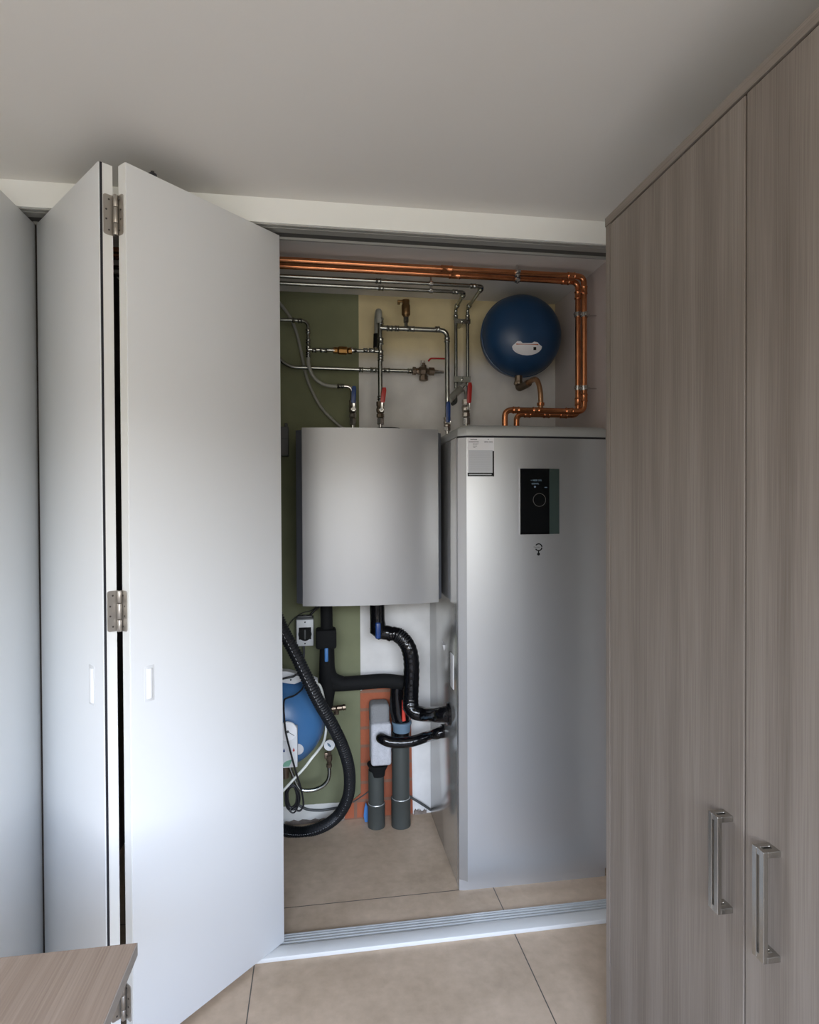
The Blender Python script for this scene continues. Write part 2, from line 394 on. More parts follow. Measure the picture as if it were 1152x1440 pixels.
# hinges across the gap
def rrect(x0, x1, z0, z1, r, left):
    out = []
    xs = x0 if left else x1; sg = 1 if left else -1
    pts = [(x1 if left else x0, z0), (x1 if left else x0, z1)]
    for k in range(6): a = PI/2*k/5; out.append((xs+sg*(r-r*math.sin(a)), z1-r+r*math.cos(a)))
    for k in range(6): a = PI/2*k/5; out.append((xs+sg*(r-r*math.cos(a)), z0+r-r*math.sin(a)))
    return pts+out
gl = m2 @ V((-.0014, .040, 0)); gr = m1 @ V((-.0012, .038, 0)); gc = (gl+gr)/2
for (ya, yb) in ((277, 333), (830, 887), (1381, 1431)):
    zt_, zb_ = at(158, ya, Y=1.785).z, at(158, yb, Y=1.785).z
    h = thing_part = None
    # leaf on panel 2's edge, runs from the gap towards the gasket
    e2 = Matrix(((m2[0][1], -m2[0][0], 0, 0), (m2[1][1], -m2[1][0], 0, 0), (0, 0, 1, 0), (0, 0, 0, 1)))
    def edge_mx(mx):
        # local x = panel thickness direction, local y = into the panel, z up, at the fold edge
        return Matrix(((mx[0][1], mx[0][0], 0, mx[0][3]), (mx[1][1], mx[1][0], 0, mx[1][3]), (0, 0, 1, 0), (0, 0, 0, 1))) @ Matrix.Translation((0, -.0032, 0))
    b = NB()
    plate(b, rrect(.0115, .041, zb_, zt_, .007, True), edge_mx(m1), .002)
    H = obj('hinge', b, 'hinge', P1, smooth=False)
    obj('leaf', plate(NB(), rrect(.0115, .041, zb_, zt_, .007, True), edge_mx(m2), .002), 'hinge', H, smooth=False)
    b = NB(); L3 = (zt_-zb_)
    for k in range(3):
        z0 = zb_+L3*(k*.36 - (.0 if k < 2 else .0)); z0 = zb_+L3*(0, .30, .70)[k]; z1 = zb_+L3*(.285, .685, 1.)[k]
        lathe(b, [(.0, z0), (.0055, z0), (.0062, z0+.001), (.0062, z1-.001), (.0055, z1), (0, z1)], (gc.x+.001, gc.y-.008, 0), n=16)
    obj('knuckle', b, 'hinge', H)
    for mx in (m2, m1):
        em = edge_mx(mx)
        for fx, fz in ((.026, .12), (.019, .38), (.019, .62), (.026, .88)):
            c = em @ V((fx if mx is m2 else fx+.004, 0, zb_+L3*fz)); dd = (em.to_3x3() @ V((0, -1, 0)))
            obj('screw', lathe(NB(), [(0, 0), (.0026, 0), (.0026, .0006), (.0012, .0006), (.0012, .0002), (0, .0002)], c, dd, 12), 'hole', H)
# recessed pulls
def pull(P, mx, pxs, pys, flip):
    cx = None
    fx, fy = pxs; inv = mx.inverted()
    def on(px, py):   # point of the panel's face
        d = cr2*((px-576)/F)+cd2*((py-720)/F)+cf
        n = mx.to_3x3() @ V((0, 1, 0)); o = mx.translation
        return inv @ (CAM+d*((o-CAM).dot(n)/d.dot(n)))
    A = on(fx, pys[1]); B = on(fy, pys[0]); x0, x1 = sorted((A.x, B.x)); z0, z1 = A.z, B.z
    b = NB(); box(b, (x0-.006, -.0006, z0-.008), (x1+.006, .002, z1+.008), .0004, mx)
    o = obj('pull_handle', b, 'door', P)
    b = NB()
    # concave shell of the grip
    n = 8; prof = []
    for k in range(n+1):
        t = k/n; prof.append((x0+(x1-x0)*t, -.0012-.0028*math.sin(PI*t)**.5))
    lo = [b.verts.new(mx @ V((x, y, z0))) for x, y in prof]; hi = [b.verts.new(mx @ V((x, y, z1))) for x, y in prof]
    for k in range(n): b.faces.new((lo[k], lo[k+1], hi[k+1], hi[k]))
    b.faces.new(lo); b.faces.new(hi)
    obj('grip', b, 'recess', o)
pull(P1, m1, (206, 214), (939, 983), False)
pull(P2, m2, (127, 132), (941, 986), False)
# roller on top of panel 1
q = m1 @ V((.09, .019, PT)); b = NB(); cyl(b, q, q+V((0, 0, .012)), .012); cyl(b, q+V((0, 0, .012)), q+V((0, 0, .02)), .005)
obj('top_guide', b, 'gasket', P1)

# ---------------------------------------------------------------- wardrobe
XD = .80; YF = 1.589; YG = 1.031; YN = .47; ZT = 2.345
wr = thing('wardrobe', 'tall grey-brown wood-grain wardrobe with steel bar handles along the right side', 'wardrobe', (1.1, 1.0, 0))
Y0W = .447
for ya in (YF-.022, Y0W): obj('side_panel', box(NB(), (XD, ya, 0), (XR-.03, ya+.022, ZT-.0245), .001), 'wood', wr, smooth=False)
obj('top_panel', box(NB(), (XD-.002, Y0W, ZT-.024), (XR-.03, YF+.001, ZT), .001), 'woodh', wr, smooth=False)
b = NB(); box(b, (XR-.05, Y0W+.022, 0), (XR-.035, YF-.022, ZT-.024)); box(b, (XD+.03, Y0W+.022, .05), (XR-.05, YF-.022, .07)); obj('back_panel', b, 'wood', wr, smooth=False)
obj('plinth', box(NB(), (XD+.03, Y0W+.022, 0), (XD+.045, YF-.022, .05)), 'wood', wr, smooth=False)
ys = [YF-.0245, YG, YN-.021]
hand = {0: ((993, 1137), (1012, 1289)), 1: ((1057, 1186), (1074, 1356))}
def bar_handle(yc, z0, z1, parent):
    X1 = XD-.034; b = NB()
    for s in (-1, 1):
        ya, yb = sorted((yc+s*.0035, yc+s*.0145))
        box(b, (X1, ya, z0), (X1+.009, yb, z1), .0008)
        for za, zb in ((z1-.011, z1), (z0, z0+.011)): box(b, (X1+.008, ya if s > 0 else ya, za), (XD, yb, zb), .0008)
    for za, zb in ((z1-.011, z1), (z0, z0+.011)): box(b, (X1+.001, yc-.004, za), (X1+.008, yc+.004, zb)); box(b, (XD-.008, yc-.004, za), (XD, yc+.004, zb))
    return obj('handle', b, 'steel', parent, smooth=False)
for k in range(2):
    d = obj('door', box(NB(), (XD, ys[k+1]+(.004), .05), (XD+.02, ys[k]-.0015, ZT-.0280), .0012), 'wood', wr, smooth=False)
    d.data.transform(Matrix.Translation((0, 0, 0)))
    if k in hand:
        A = at(hand[k][0][0]+6, hand[k][0][1]+5, X=XD-.034); B = at(hand[k][1][0]-6, hand[k][1][1]-5, X=XD-.034)
        bar_handle((A.y+B.y)/2, B.z, A.z, d)

# ---------------------------------------------------------------- desk
dk = thing('desk', 'wooden desk with pale edging in the lower left corner before the folding doors', 'desk', (-.9, .8, 0))
obj('desk_top', box(NB(), (-1.5, .25, .726), (-.331, 1.163, .750), .0012), 'desk', dk, smooth=False)
obj('edge_band', box(NB(), (-.331, .25, .7265), (-.3298, 1.163, .7495)), 'deskedge', dk, smooth=False)
for x in (-1.44, -.60): obj('leg', box(NB(), (x, .30, 0), (x+.022, 1.10, .726)), 'woodh', dk, smooth=False)

# ---------------------------------------------------------------- heat pump cabinet
T0, T1, TF, TZ = .557, 1.180, 2.356, 1.822
hp = thing('heat_pump', 'tall silver floor-standing heat pump cabinet with black glass control panel', 'heat pump', ((T0+T1)/2, 2.66, 0))
obj('casing', box(NB(), (T0, TF+.028, .0), (T1, YB-.008, TZ), .003), 'silver_side', hp)
YF0 = TF-.022
XF0 = at(657, 900, Y=YF0).x
def front_y(x):
    t = (x-XF0)/(T1-XF0); return YF0-.013*math.sin(PI*min(max(t, 0), 1))
def front_poly(pad=0, back=TF+.03):
    pts = [(T0-pad, back), (T0-pad, TF)]
    for k in range(25):
        x = XF0+(T1+pad-XF0)*k/24; pts.append((x, front_y(min(x, T1))-pad))
    pts.append((T1+pad, back)); return pts
obj('front_panel', prism(NB(), front_poly(), .045, TZ-.006), 'silver', hp, angle=14)
obj('base', prism(NB(), [(T0, TF+.03), (T0, TF), (T0+.02, TF-.004), (T1-.002, TF-.006), (T1-.002, TF+.03)], .0, .044), 'silver', hp, angle=14)
# rounded lid
b = NB()
def lidring(ins, z):
    out = []
    xa, xb, ya, yb = T0+ins, T1-ins, TF-.03+ins, YB-.01
    def fy(x):
        t = (x-xa)/(xb-xa); return YF0-.013*math.sin(PI*t)+ins
    out.append((xa, yb, z)); out.append((xa, TF+.002+ins, z))
    for k in range(25):
        x = max(xa, XF0)+(xb-max(xa, XF0))*k/24
        out.append((x, fy(x), z))
    out.append((xb, yb, z)); return [b.verts.new(p) for p in out]
rs = [lidring(0, TZ-.002+.004), lidring(-.0015, TZ+.006), lidring(0, TZ+.022)]
for k in range(1, 7):
    a = PI/2*k/6; rs.append(lidring(.030*(1-math.cos(a)), TZ+.022+.024*math.sin(a)))
for A, B_ in zip(rs, rs[1:]):
    for i in range(len(A)): j = (i+1) % len(A); b.faces.new((A[i], A[j], B_[j], B_[i]))
b.faces.new(rs[0]); b.faces.new(rs[-1])
obj('lid', b, 'lid', hp)
obj('lid_gap', prism(NB(), front_poly(-.004), TZ-.006, TZ+.003), 'gasket', hp)
# control panel sits on the front
def fx(px, py): 
    y = YF0-.01
    for _ in range(6): p = at(px, py, Y=y); y = front_y(p.x)
    return p
A = fx(731, 659); B = fx(772, 751); D = fx(787, 751)
ycp = min(front_y(A.x), front_y(B.x))-.006
b = box(NB(), (A.x, ycp, B.z), (B.x, ycp+.035, A.z), 0)
cp = obj('control_panel', b, 'glassblack', hp)
b = NB(); prism(b, [(B.x, ycp+.0015), (D.x-.002, front_y(D.x)-.004), (D.x, front_y(D.x)+.01), (B.x, ycp+.03)], B.z+.0005, A.z-.0005)
obj('glass_edge', b, 'glassgreen', cp, smooth=False)
def on_cp(px, py): return at(px, py, Y=ycp)
RX = Matrix.Rotation(PI/2, 4, 'X')
c1 = on_cp(753.5, 675.6); bm1 = text_bm('+18808 20%', .0092, Matrix.Translation((c1.x+.002, ycp-.0003, c1.z)) @ RX)
c2 = on_cp(754.5, 680.3); bm2 = text_bm('600W%.', .0092, Matrix.Translation((c2.x-.004, ycp-.0003, c2.z)) @ RX)
obj('screen_readout', bm1, 'screen', cp, smooth=False); obj('screen_readout', bm2, 'screen', cp, smooth=False)
bm1 = NB(); c3 = on_cp(752.4, 684.6); lathe(bm1, [(.0022, 0), (.0040, 0), (.0040, .0004), (.0022, .0004)], (c3.x, ycp-.0001, c3.z), (0, -1, 0), 12); obj('dial_symbol', bm1, 'screen', cp)
bm1 = NB(); c4 = on_cp(767.8, 685.4); box(bm1, (c4.x-.005, ycp-.0004, c4.z-.0015), (c4.x+.005, ycp, c4.z+.0015))
obj('bar_symbol', bm1, 'screen', cp, smooth=False)
c5 = on_cp(758.7, 703); b = NB(); rr = .0265
for k in range(48):
    a0, a1 = 2*PI*k/48, 2*PI*(k+1)/48
    vs = [b.verts.new((c5.x+q*math.cos(a), ycp-.0004, c5.z+q*math.sin(a))) for a, q in ((a0, rr), (a1, rr), (a1, rr-.0012), (a0, rr-.0012))]; b.faces.new(vs)
bmesh.ops.remove_doubles(b, verts=b.verts[:], dist=1e-5)
obj('dial_ring', b, 'ring', cp, smooth=False)
# emblem: open ring with a word through it and a dot below
ce = fx(757.5, 769.5); ye = front_y(ce.x)
b = NB(); R1, R0 = .0158, .0116
def arc(bm, a0, a1, n, th0, th1):
    for k in range(n):
        t0, t1 = a0+(a1-a0)*k/n, a0+(a1-a0)*(k+1)/n
        q = []
        for y in (ye-.0022, ye+.002):
            q.append([bm.verts.new((ce.x+r*math.cos(a), y, ce.z+r*math.sin(a))) for a, r in ((t0, R1), (t1, R1), (t1, R0), (t0, R0))])
        bm.faces.new(q[0]); bm.faces.new(q[1])
        for i in range(4): j = (i+1) % 4; bm.faces.new((q[0][i], q[0][j], q[1][j], q[1][i]))
arc(b, math.radians(-152), math.radians(-8), 22, 0, 0); arc(b, math.radians(4), math.radians(146), 22, 0, 0)
box(b, (ce.x-.0022, ye-.0022, ce.z-.026), (ce.x+.0018, ye+.002, ce.z-R0-.001))
lathe(b, [(0, 0), (.0058, 0), (.0058, .004), (0, .004)], (ce.x-.0005, ye+.002, ce.z-.0278), (0, -1, 0), 20)
em = obj('emblem', b, 'ink', hp, smooth=False)
obj('wordmark', text_bm('Thermia', .0075, Matrix.Translation((ce.x-.009, ye-.0012, ce.z+.0002)) @ RX), 'ring', em, smooth=False)
# energy label stuck on the upper left of the front
A = fx(657.5, 615.5); B = fx(695, 670)
def sticker(bm, ax, az, bx_, bz, off, n=6):
    xs = [ax+(bx_-ax)*k/n for k in range(n+1)]
    lo = [bm.verts.new((x, front_y(x)-off, bz)) for x in xs]; hi = [bm.verts.new((x, front_y(x)-off, az)) for x in xs]
    lb = [bm.verts.new((x, front_y(x), bz)) for x in xs]; hb = [bm.verts.new((x, front_y(x), az)) for x in xs]
    for k in range(n): bm.faces.new((lo[k], lo[k+1], hi[k+1], hi[k])); bm.faces.new((lo[k], lo[k+1], lb[k+1], lb[k])); bm.faces.new((hi[k], hi[k+1], hb[k+1], hb[k]))
    bm.faces.new((lo[0], hi[0], hb[0], lb[0])); bm.faces.new((lo[-1], hi[-1], hb[-1], lb[-1]))
W_, H_ = B.x-A.x, A.z-B.z
b = NB(); sticker(b, A.x, A.z, B.x, B.z, .0006); es = obj('energy_label', b, 'paper', hp, smooth=False)
def ls(u0, v0, u1, v1, off, name, m, bm=None):
    own = bm is None; bm = bm or NB(); sticker(bm, A.x+W_*u0, A.z-H_*v0, A.x+W_*u1, A.z-H_*v1, off)
    if own: obj(name, bm, m, es, smooth=False)
ls(.04, .32, .95, .92, .0009, 'grey_field', 'paperg')
b = NB(); ls(.94, .34, .998, 1., .0012, '', '', b); ls(0., .905, 1, .995, .0012, '', '', b); obj('dark_border', b, 'ink', es, smooth=False)
b = NB(); ls(.04, .935, .90, .965, .0015, '', '', b); obj('border_lettering', b, 'paperline', es, smooth=False)
b = NB()
for k in range(11): ls(.08, .37+.046*k, .86, .377+.046*k, .0012, '', '', b)
obj('ruled_lines', b, 'paperline', es, smooth=False)
b = NB()
def word(u0, u1, v, h):
    u = u0
    while u < u1-.005:
        w = random.uniform(.016, .028); ls(u, v-h, min(u+w, u1), v+h, .0012, '', '', b); u += w+.008
word(.11, .36, .048, .011); word(.05, .42, .108, .009); obj('printed_text', b, 'ink', es, smooth=False); b = NB(); word(.63, .80, .108, .009); word(.82, .95, .108, .009); word(.76, .80, .042, .011); obj('printed_text', b, 'ink', es, smooth=False); b = NB()
for i, (u0, u1) in enumerate(((.2, .42), (.2, .37), (.2, .36), (.22, .29))): word(u0, u1, .155+.034*i, .004)
obj('printed_text', b, 'ink', es, smooth=False)
# white strip and tab on the tank's left side
def side(px, py): return at(px, py, X=T0)
A = side(634, 917); B = side(638.5, 970)
obj('side_strip', box(NB(), (T0-.003, min(A.y, B.y), B.z), (T0, max(A.y, B.y), A.z), .0008), 'paper', hp)
A = side(621, 900); B = side(625, 915)
b = NB(); vs = [(T0-.001, A.y, A.z), (T0-.001, B.y-.02, A.z-.004), (T0-.012, B.y-.02, B.z+.03), (T0-.001, B.y, B.z)]
q = [b.verts.new(v) for v in vs]; q2 = [b.verts.new((v[0]+.0008, v[1], v[2])) for v in vs]
b.faces.new(q); b.faces.new(q2)
for i in range(4): j = (i+1) % 4; b.faces.new((q[i], q[j], q2[j], q2[i]))
obj('side_tab', b, 'paper', hp, smooth=False)

# ---------------------------------------------------------------- wall-hung cylinder unit with curved front
UY = 2.565
uL, uR = at(425, 700, Y=UY).x, at(616.5, 700, Y=UY).x
uT, uB = at(430, 601.5, Y=UY).z, at(428, 852.5, Y=UY).z
sL = at(416.5, 700, Y=UY+.035).x; sR = at(620.3, 700, Y=UY+.03).x
un = thing('buffer_tank', 'wall-hung silver tank unit with a gently curved front and dark side strips', 'water tank', ((uL+uR)/2, 2.77, uB))
b = NB(); n = 36; pts = [(uL, UY+.02)]
for k in range(n+1):
    t = k/n; pts.append((uL+(uR-uL)*t, UY-.030*math.sin(PI*t)**.9 if 0 < t < 1 else UY))
pts.append((uR, UY+.02))
obj('curved_front', prism(b, pts, uB, uT), 'silver_unit', un, angle=30)
b = NB(); prism(b, [(uL+.001, UY+.004), (uL+.001, YB-.005), (sL, YB-.005), (sL, UY+.035)], uB+.008, uT-.008)
obj('side_strip', b, 'silver_dark', un, smooth=False)
b = NB(); prism(b, [(uR-.001, UY+.004), (uR-.001, YB-.005), (sR, YB-.005), (sR, UY+.03)], uB+.012, uT-.012)
obj('side_strip', b, 'silver_dark', un, smooth=False)
obj('casing', box(NB(), (uL+.002, UY+.02, uB+.02), (uR-.002, YB-.004, uT-.02)), 'box', un, smooth=False)
cc = at(545, 599, Y=2.72)
b = NB(); lathe(b, [(.068, -.10), (.068, .0), (.062, .006), (.0, .008)], (cc.x, 2.72, uT+.014), n=36)
for v in b.verts: 
    if v.co.z < uT-.02: v.co.z = uT-.02
obj('top_cap', b, 'rubber', un)

# ---------------------------------------------------------------- round vessels
def vessel(name, label, c, r, dep, m, tiltneck=None):
    t = thing(name, label, 'expansion vessel', c)
    c = V(c); prof = []
    for k in range(33):
        a = PI*k/32; ca, sa = math.cos(a), math.sin(a)
        prof.append((r*abs(sa)**.88, -dep*(abs(ca)**.92)*(1 if ca > 0 else -1)))
    b = NB(); lathe(b, prof, c, (0, 1, 0), 56); obj('shell', b, m, t, angle=60)
    b = NB(); lathe(b, [(r-.002, -.008), (r+.0025, -.006), (r+.0025, .006), (r-.002, .008)], c, (0, 1, 0), 56); obj('rim_seam', b, m, t, angle=60)
    return t
cv = at(732, 473.5, Y=2.79)
ev = vessel('expansion_vessel', 'dark blue round expansion vessel mounted high on the wall above the heat pump', cv, .193, .150, 'blue')
def front_of(c, r, dep, px, py):
    y = c.y-dep
    for _ in range(12):
        p = at(px, py, Y=y); q = min(.97, math.hypot(p.x-c.x, p.z-c.z)/r)
        sa = q**(1/.88); y = c.y-dep*(math.sqrt(1-sa*sa))**.92
    return p
def decal(c, r, dep, outline, off, name, m, par):
    pts = [front_of(c, r, dep, *p) for p in outline]
    cen = sum(outline[i][0] for i in range(len(outline)))/len(outline), sum(o[1] for o in outline)/len(outline)
    b = NB(); rings = []
    for s in (1, .66, .33):
        rings.append([b.verts.new(front_of(c, r, dep, cen[0]+(p[0]-cen[0])*s, cen[1]+(p[1]-cen[1])*s)+V((0, -off, 0))) for p in outline])
    back = [b.verts.new(front_of(c, r, dep, *p)) for p in outline]; rings.insert(0, back)
    ctr = b.verts.new(front_of(c, r, dep, *cen)+V((0, -off, 0))); n = len(outline)
    for A_, B_ in zip(rings, rings[1:]):
        for i in range(n): j = (i+1) % n; b.faces.new((A_[i], A_[j], B_[j], B_[i]))
    for i in range(n): b.faces.new((rings[-1][i], rings[-1][(i+1) % n], ctr))
    return obj(name, b, m, par)
out = [(725, 482.5), (727.5, 479.8), (732, 479.8), (735, 482.5), (748, 482.5), (751.5, 480.5), (756, 481.5), (758.5, 484.5)]
for k in range(11):
    a = PI*k/10; out.append((741.2+21*math.cos(a), 487.5+12.3*math.sin(a)))
out.append((721.5, 485.5))
lb = decal(cv, .193, .150, out, .0016, 'type_label', 'paper', ev)
decal(cv, .193, .150, [(726, 483.3), (757, 484), (757, 485.5), (726, 484.8)], .0024, 'orange_line', 'orangeprint', lb)
decal(cv, .193, .150, [(750.2, 488.2), (754, 488.2), (754, 492.4), (750.2, 492.4)], .0024, 'symbol', 'ink', lb)
b = NB()
n1 = at(729.5, 530, Y=2.78); n2 = at(729, 541, Y=2.78)
lathe(b, [(.019, .0), (.019, (n1-n2).length+.02)], n2, n1-n2, 8)
obj('neck', b, 'bronze', ev)
for s in (1,):
    b = NB(); box(b, (cv.x-.05, cv.y+.10, cv.z+.05), (cv.x+.05, YB, cv.z+.09), .002); obj('bracket', b, 'galv', ev)
# elbow and bowed copper riser joining the vessel to the copper pipes
cb = thing('copper_riser', 'bent dull copper pipe rising from the copper runs to the upper vessel', 'pipe', at(760, 572, Y=2.585))
pp = [n2+V((0, 0, .006)), at(730, 546, Y=2.77), at(741, 540.5, Y=2.71), at(750, 534, Y=2.65), at(756, 536, Y=2.61), at(760, 552, Y=2.585), at(760.5, 576, Y=2.585)]
b = NB(); tube(b, spline(pp[2:], 7), .0115, 16); obj('pipe', b, 'copper_dull', cb)
b = NB(); tube(b, fillet([pp[0], pp[1]+V((0, 0, -.0)), pp[2], pp[2]+(pp[3]-pp[2])*.3], .02), .017, 14)
lathe(b, [(.020, -.006), (.022, .0), (.020, .01)], pp[0], (0, 0, 1), 6)
obj('elbow', b, 'bronze', cb)
b = NB(); lathe(b, [(.0125, 0), (.0165, .002), (.0165, .014), (.0125, .016)], at(760.5, 571, Y=2.585), (0, 0, 1), 20); obj('flange', b, 'copper', cb)

# ---------------------------------------------------------------- copper runs
def ring(bm, p, d, r, w, fat=.0036):
    p = V(p); d = V(d).normalized(); lathe(bm, [(r, -w/2), (r+fat*.55, -w/2), (r+fat, -w/2+fat), (r+fat*.55, -w/2+2*fat), (r+fat*.5, w/2-2*fat), (r+fat, w/2-fat), (r+fat*.55, w/2), (r, w/2)], p, d, 20)
XV = 1.165; ZR = 2.552; ZL = 1.957; RC = .0125
YA, YBp = 2.516, 2.585
zA = at(600, 376.6, Y=YA).z; zB = at(600, 385, Y=YBp).z
XVA = at(821.5, 480, Y=YA).x; XVB = at(813, 480, Y=YBp).x
dA = at(710, 580, Y=YA); dB = at(726.5, 585, Y=YBp)
zlA = at(760, 577.5, Y=YA).z; zlB = at(760, 583, Y=YBp).z
cps = []
for nm, Y_, xv, z1, z2, dx, lab in (('a', YA, XVA, zA, zlA, dA.x, 'front copper pipe of the pair running under the closet ceiling and down the right wall'),
                                   ('b', YBp, XVB, zB, zlB, dB.x, 'rear copper pipe of the pair under the ceiling, tucked behind the front one')):
    t = thing('copper_pipe', lab, 'pipe', (dx, Y_, 1.868))
    b = NB(); tube(b, fillet([(-.885, Y_, z1), (xv, Y_, z1), (xv, Y_, z2), (dx, Y_, z2), (dx, Y_, 1.862)], .032), RC, 18)
    obj('pipe', b, 'copper', t)
    for p, d, w in (((xv-.06, Y_, z1), (1, 0, 0), .035), ((xv, Y_, z1-.06), (0, 0, 1), .035), ((xv, Y_, z2+.06), (0, 0, 1), .035), ((xv-.07, Y_, z2), (1, 0, 0), .035),
                    ((dx+.05, Y_, z2), (1, 0, 0), .03), ((.55 if nm == 'a' else .6, Y_, z1), (1, 0, 0), .05), ((dx+.14, Y_, z2), (1, 0, 0), .03)):
        b = NB(); ring(b, p, d, RC, w); obj('pipe_fitting', b, 'copper', t)
    for q, ax in (((at(727, 382, Y=Y_).x, Y_, z1), 'z'), ((xv, Y_, at(817, 443, Y=Y_).z), 'x'), ((xv, Y_, at(817, 546, Y=Y_).z), 'x')):
        b = NB(); d = (1, 0, 0) if ax == 'z' else (0, 0, 1)
        lathe(b, [(RC, -.010), (RC+.0045, -.010), (RC+.0045, .010), (RC, .010)], q, d, 20)
        q = V(q)
        if ax == 'z': cyl(b, q+V((0, 0, RC)), (q.x, q.y, ZC), .004, 10); box(b, q+V((-.009, -RC-.016, -.007)), q+V((.009, -RC, .007)), .002); cyl(b, q+V((0, -.008, -RC-.010)), q+V((0, -.008, RC+.010)), .005, 8)
        else: cyl(b, q+V((RC, 0, 0)), (XCR, q.y, q.z), .003, 10); box(b, q+V((-.007, -RC-.016, -.009)), q+V((.007, -RC, .009)), .002); cyl(b, q+V((-RC-.010, -.008, 0)), q+V((RC+.010, -.008, 0)), .005, 8)
        obj('pipe_clip', b, 'clip', t)

# ---------------------------------------------------------------- galvanised ceiling pair
YV = 2.905; RG = .0088; ZG = 2.522
for i, (yy, xe, pv, lab) in enumerate(((at(393, 388, Z=ZG).y, at(679, 403, Z=ZG).x, 657.5, 'longer thin steel pipe under the closet ceiling, ending above the heat pump'),
                                       (at(393, 398, Z=ZG).y, at(655, 409, Z=ZG).x, 641, 'shorter thin steel pipe under the closet ceiling, dropping to the grey branch fitting'))):
    t = thing('steel_pipe', lab, 'pipe', (xe, yy, ZG))
    pvt = at(pv, 437, Y=YV); bot = at(pv+.2, 541 if i == 0 else 546, Y=YV)
    path = [V((-.885, yy, ZG)), V((xe, yy, ZG)), V((pvt.x, YV, pvt.z+.012)), V((bot.x, YV, bot.z))]
    b = NB(); tube(b, fillet(path, .022), RG, 14); obj('pipe', b, 'galv', t)
    d2 = path[2]-path[1]
    for p, d in ((path[1]+V((-.045, 0, 0)), (1, 0, 0)), (path[1]+d2.normalized()*.04, d2), (path[2]-d2.normalized()*.035, d2), (path[2]+V((0, 0, -.045)), (0, 0, 1)), (V((.27+.02*i, yy, ZG)), (1, 0, 0))):
        b = NB(); ring(b, p, d, RG, .024, .0034); obj('pipe_fitting', b, 'galv', t)
    qx = at(606, 402, Y=yy).x
    b = NB(); q = V((qx, yy, ZG)); lathe(b, [(RG, -.008), (RG+.004, -.008), (RG+.004, .008), (RG, .008)], q, (1, 0, 0), 18); cyl(b, q, (q.x, q.y, ZC), .004, 10); box(b, q+V((-.007, -RG-.014, -.005)), q+V((.007, -RG, .005)), .001)
    obj('pipe_clip', b, 'clip', t)
    if i == 0:
        for py in (452.5, 534):
            a_, c_ = at(641, py, Y=YV), at(657.5, py, Y=YV)
            b = NB(); h = .011 if py < 500 else .015; box(b, (a_.x-.012, YV-.014, a_.z-h), (c_.x+.012, YV-.011, a_.z+h), .001)
            box(b, ((a_.x+c_.x)/2-.008, YV-.011, a_.z-h), ((a_.x+c_.x)/2+.008, YB, a_.z+h)); lathe(b, [(.006, 0), (.006, .003), (.003, .004), (.003, .002), (0, .002)], ((a_.x+c_.x)/2, YV-.014, a_.z), (0, -1, 0), 14)
            obj('double_clip', b, 'galv', t, smooth=False)

# ---------------------------------------------------------------- valves
def ball_valve(px, ytop, ybot, Y_, color, lab, lever, land, body='bronze', s=1.):
    a = at(px, ytop, Y=Y_); c = at(px, ybot, Y=Y_); H = a.z-c.z
    t = thing('ball_valve', lab, 'valve', (a.x, Y_, land))
    b = NB(); X = V((a.x, Y_, 0))
    r = .0175*s
    lathe(b, [(r*.80, c.z+H*.30), (r*1.02, c.z+H*.31), (r*1.02, c.z+H*.45), (r*.8, c.z+H*.48), (r*1.05, c.z+H*.55), (r*1.1, c.z+H*.66), (r*.9, c.z+H*.78), (r*.9, c.z+H*.80), (r*1.05, c.z+H*.81), (r*1.05, a.z), (r*.7, a.z)], X, (0, 0, 1), 8)
    obj('body', b, body, t, smooth=False)
    b = NB(); lathe(b, [(r*.95, c.z), (r*1.0, c.z+.001), (r*1.0, c.z+H*.26), (r*.7, c.z+H*.29)], X, (0, 0, 1), 6); obj('union_nut', b, 'clip', t, smooth=False)
    b = NB(); lathe(b, [(.009, land), (.009, c.z+.002)], X, (0, 0, 1), 16); obj('tail_pipe', b, 'clip', t)
    zc = c.z+H*.6
    b = NB(); cyl(b, (a.x+.002, Y_-r*.9, zc), (a.x+.002, Y_-r*.9-.016, zc), .008, 16); cyl(b, (a.x+.002, Y_-r-.014, zc), (a.x+.002, Y_-r-.019, zc), .0105, 6); obj('stem', b, 'clip', t)
    l0 = at(lever[0], lever[2], Y=Y_-.045); l1 = at(lever[1], lever[3], Y=Y_-.045)
    b = NB(); w = .0105
    path = spline([l1, l1+(l0-l1)*.5+V((0, -.002, 0)), l0], 6); n = len(path)
    prev = None
    for k, p in enumerate(path):
        ww = w*(.75 if k == 0 else 1)*(1-.35*max(0, (k/(n-1)-.85)/.15)); row = [b.verts.new(p+V((sx*ww, sy*.0042, 0))) for sx, sy in ((-1, -1), (-.6, -1.3), (.6, -1.3), (1, -1), (1, 1), (-1, 1))]
        if prev:
            for i in range(6): j = (i+1) % 6; b.faces.new((prev[i], prev[j], row[j], row[i]))
        else: b.faces.new(row)
        prev = row
    b.faces.new(prev); lv = obj('lever', b, color, t)
    b = NB(); box(b, (a.x-.004, Y_-r-.018, zc-.006), (a.x+.008, Y_-.043, l1.z+.008), .001); obj('lever_arm', b, 'clip', lv)
    return t
UT = uT+.0
ball_valve(496, 563, 598, 2.86, 'bluelever', 'blue-levered ball valve above the left of the wall-hung tank', (498, 497, 543, 567), UT, 'nickel', .95)
ball_valve(535, 565, 597, 2.80, 'red', 'red-levered ball valve in the middle on top of the wall-hung tank', (540.5, 538, 545, 566), UT, 'bronze', 1.02)
ball_valve(629, 587, 606, 2.84, 'bluelever', 'blue-levered ball valve behind the upper left corner of the heat pump', (630.5, 630, 565, 594), 1.86, 'nickel', .95)
ball_valve(655.5, 562, 597, YV-.01, 'red', 'large red-levered ball valve standing on top of the heat pump', (661, 659.5, 538, 567), 1.86, 'nickel', 1.15)
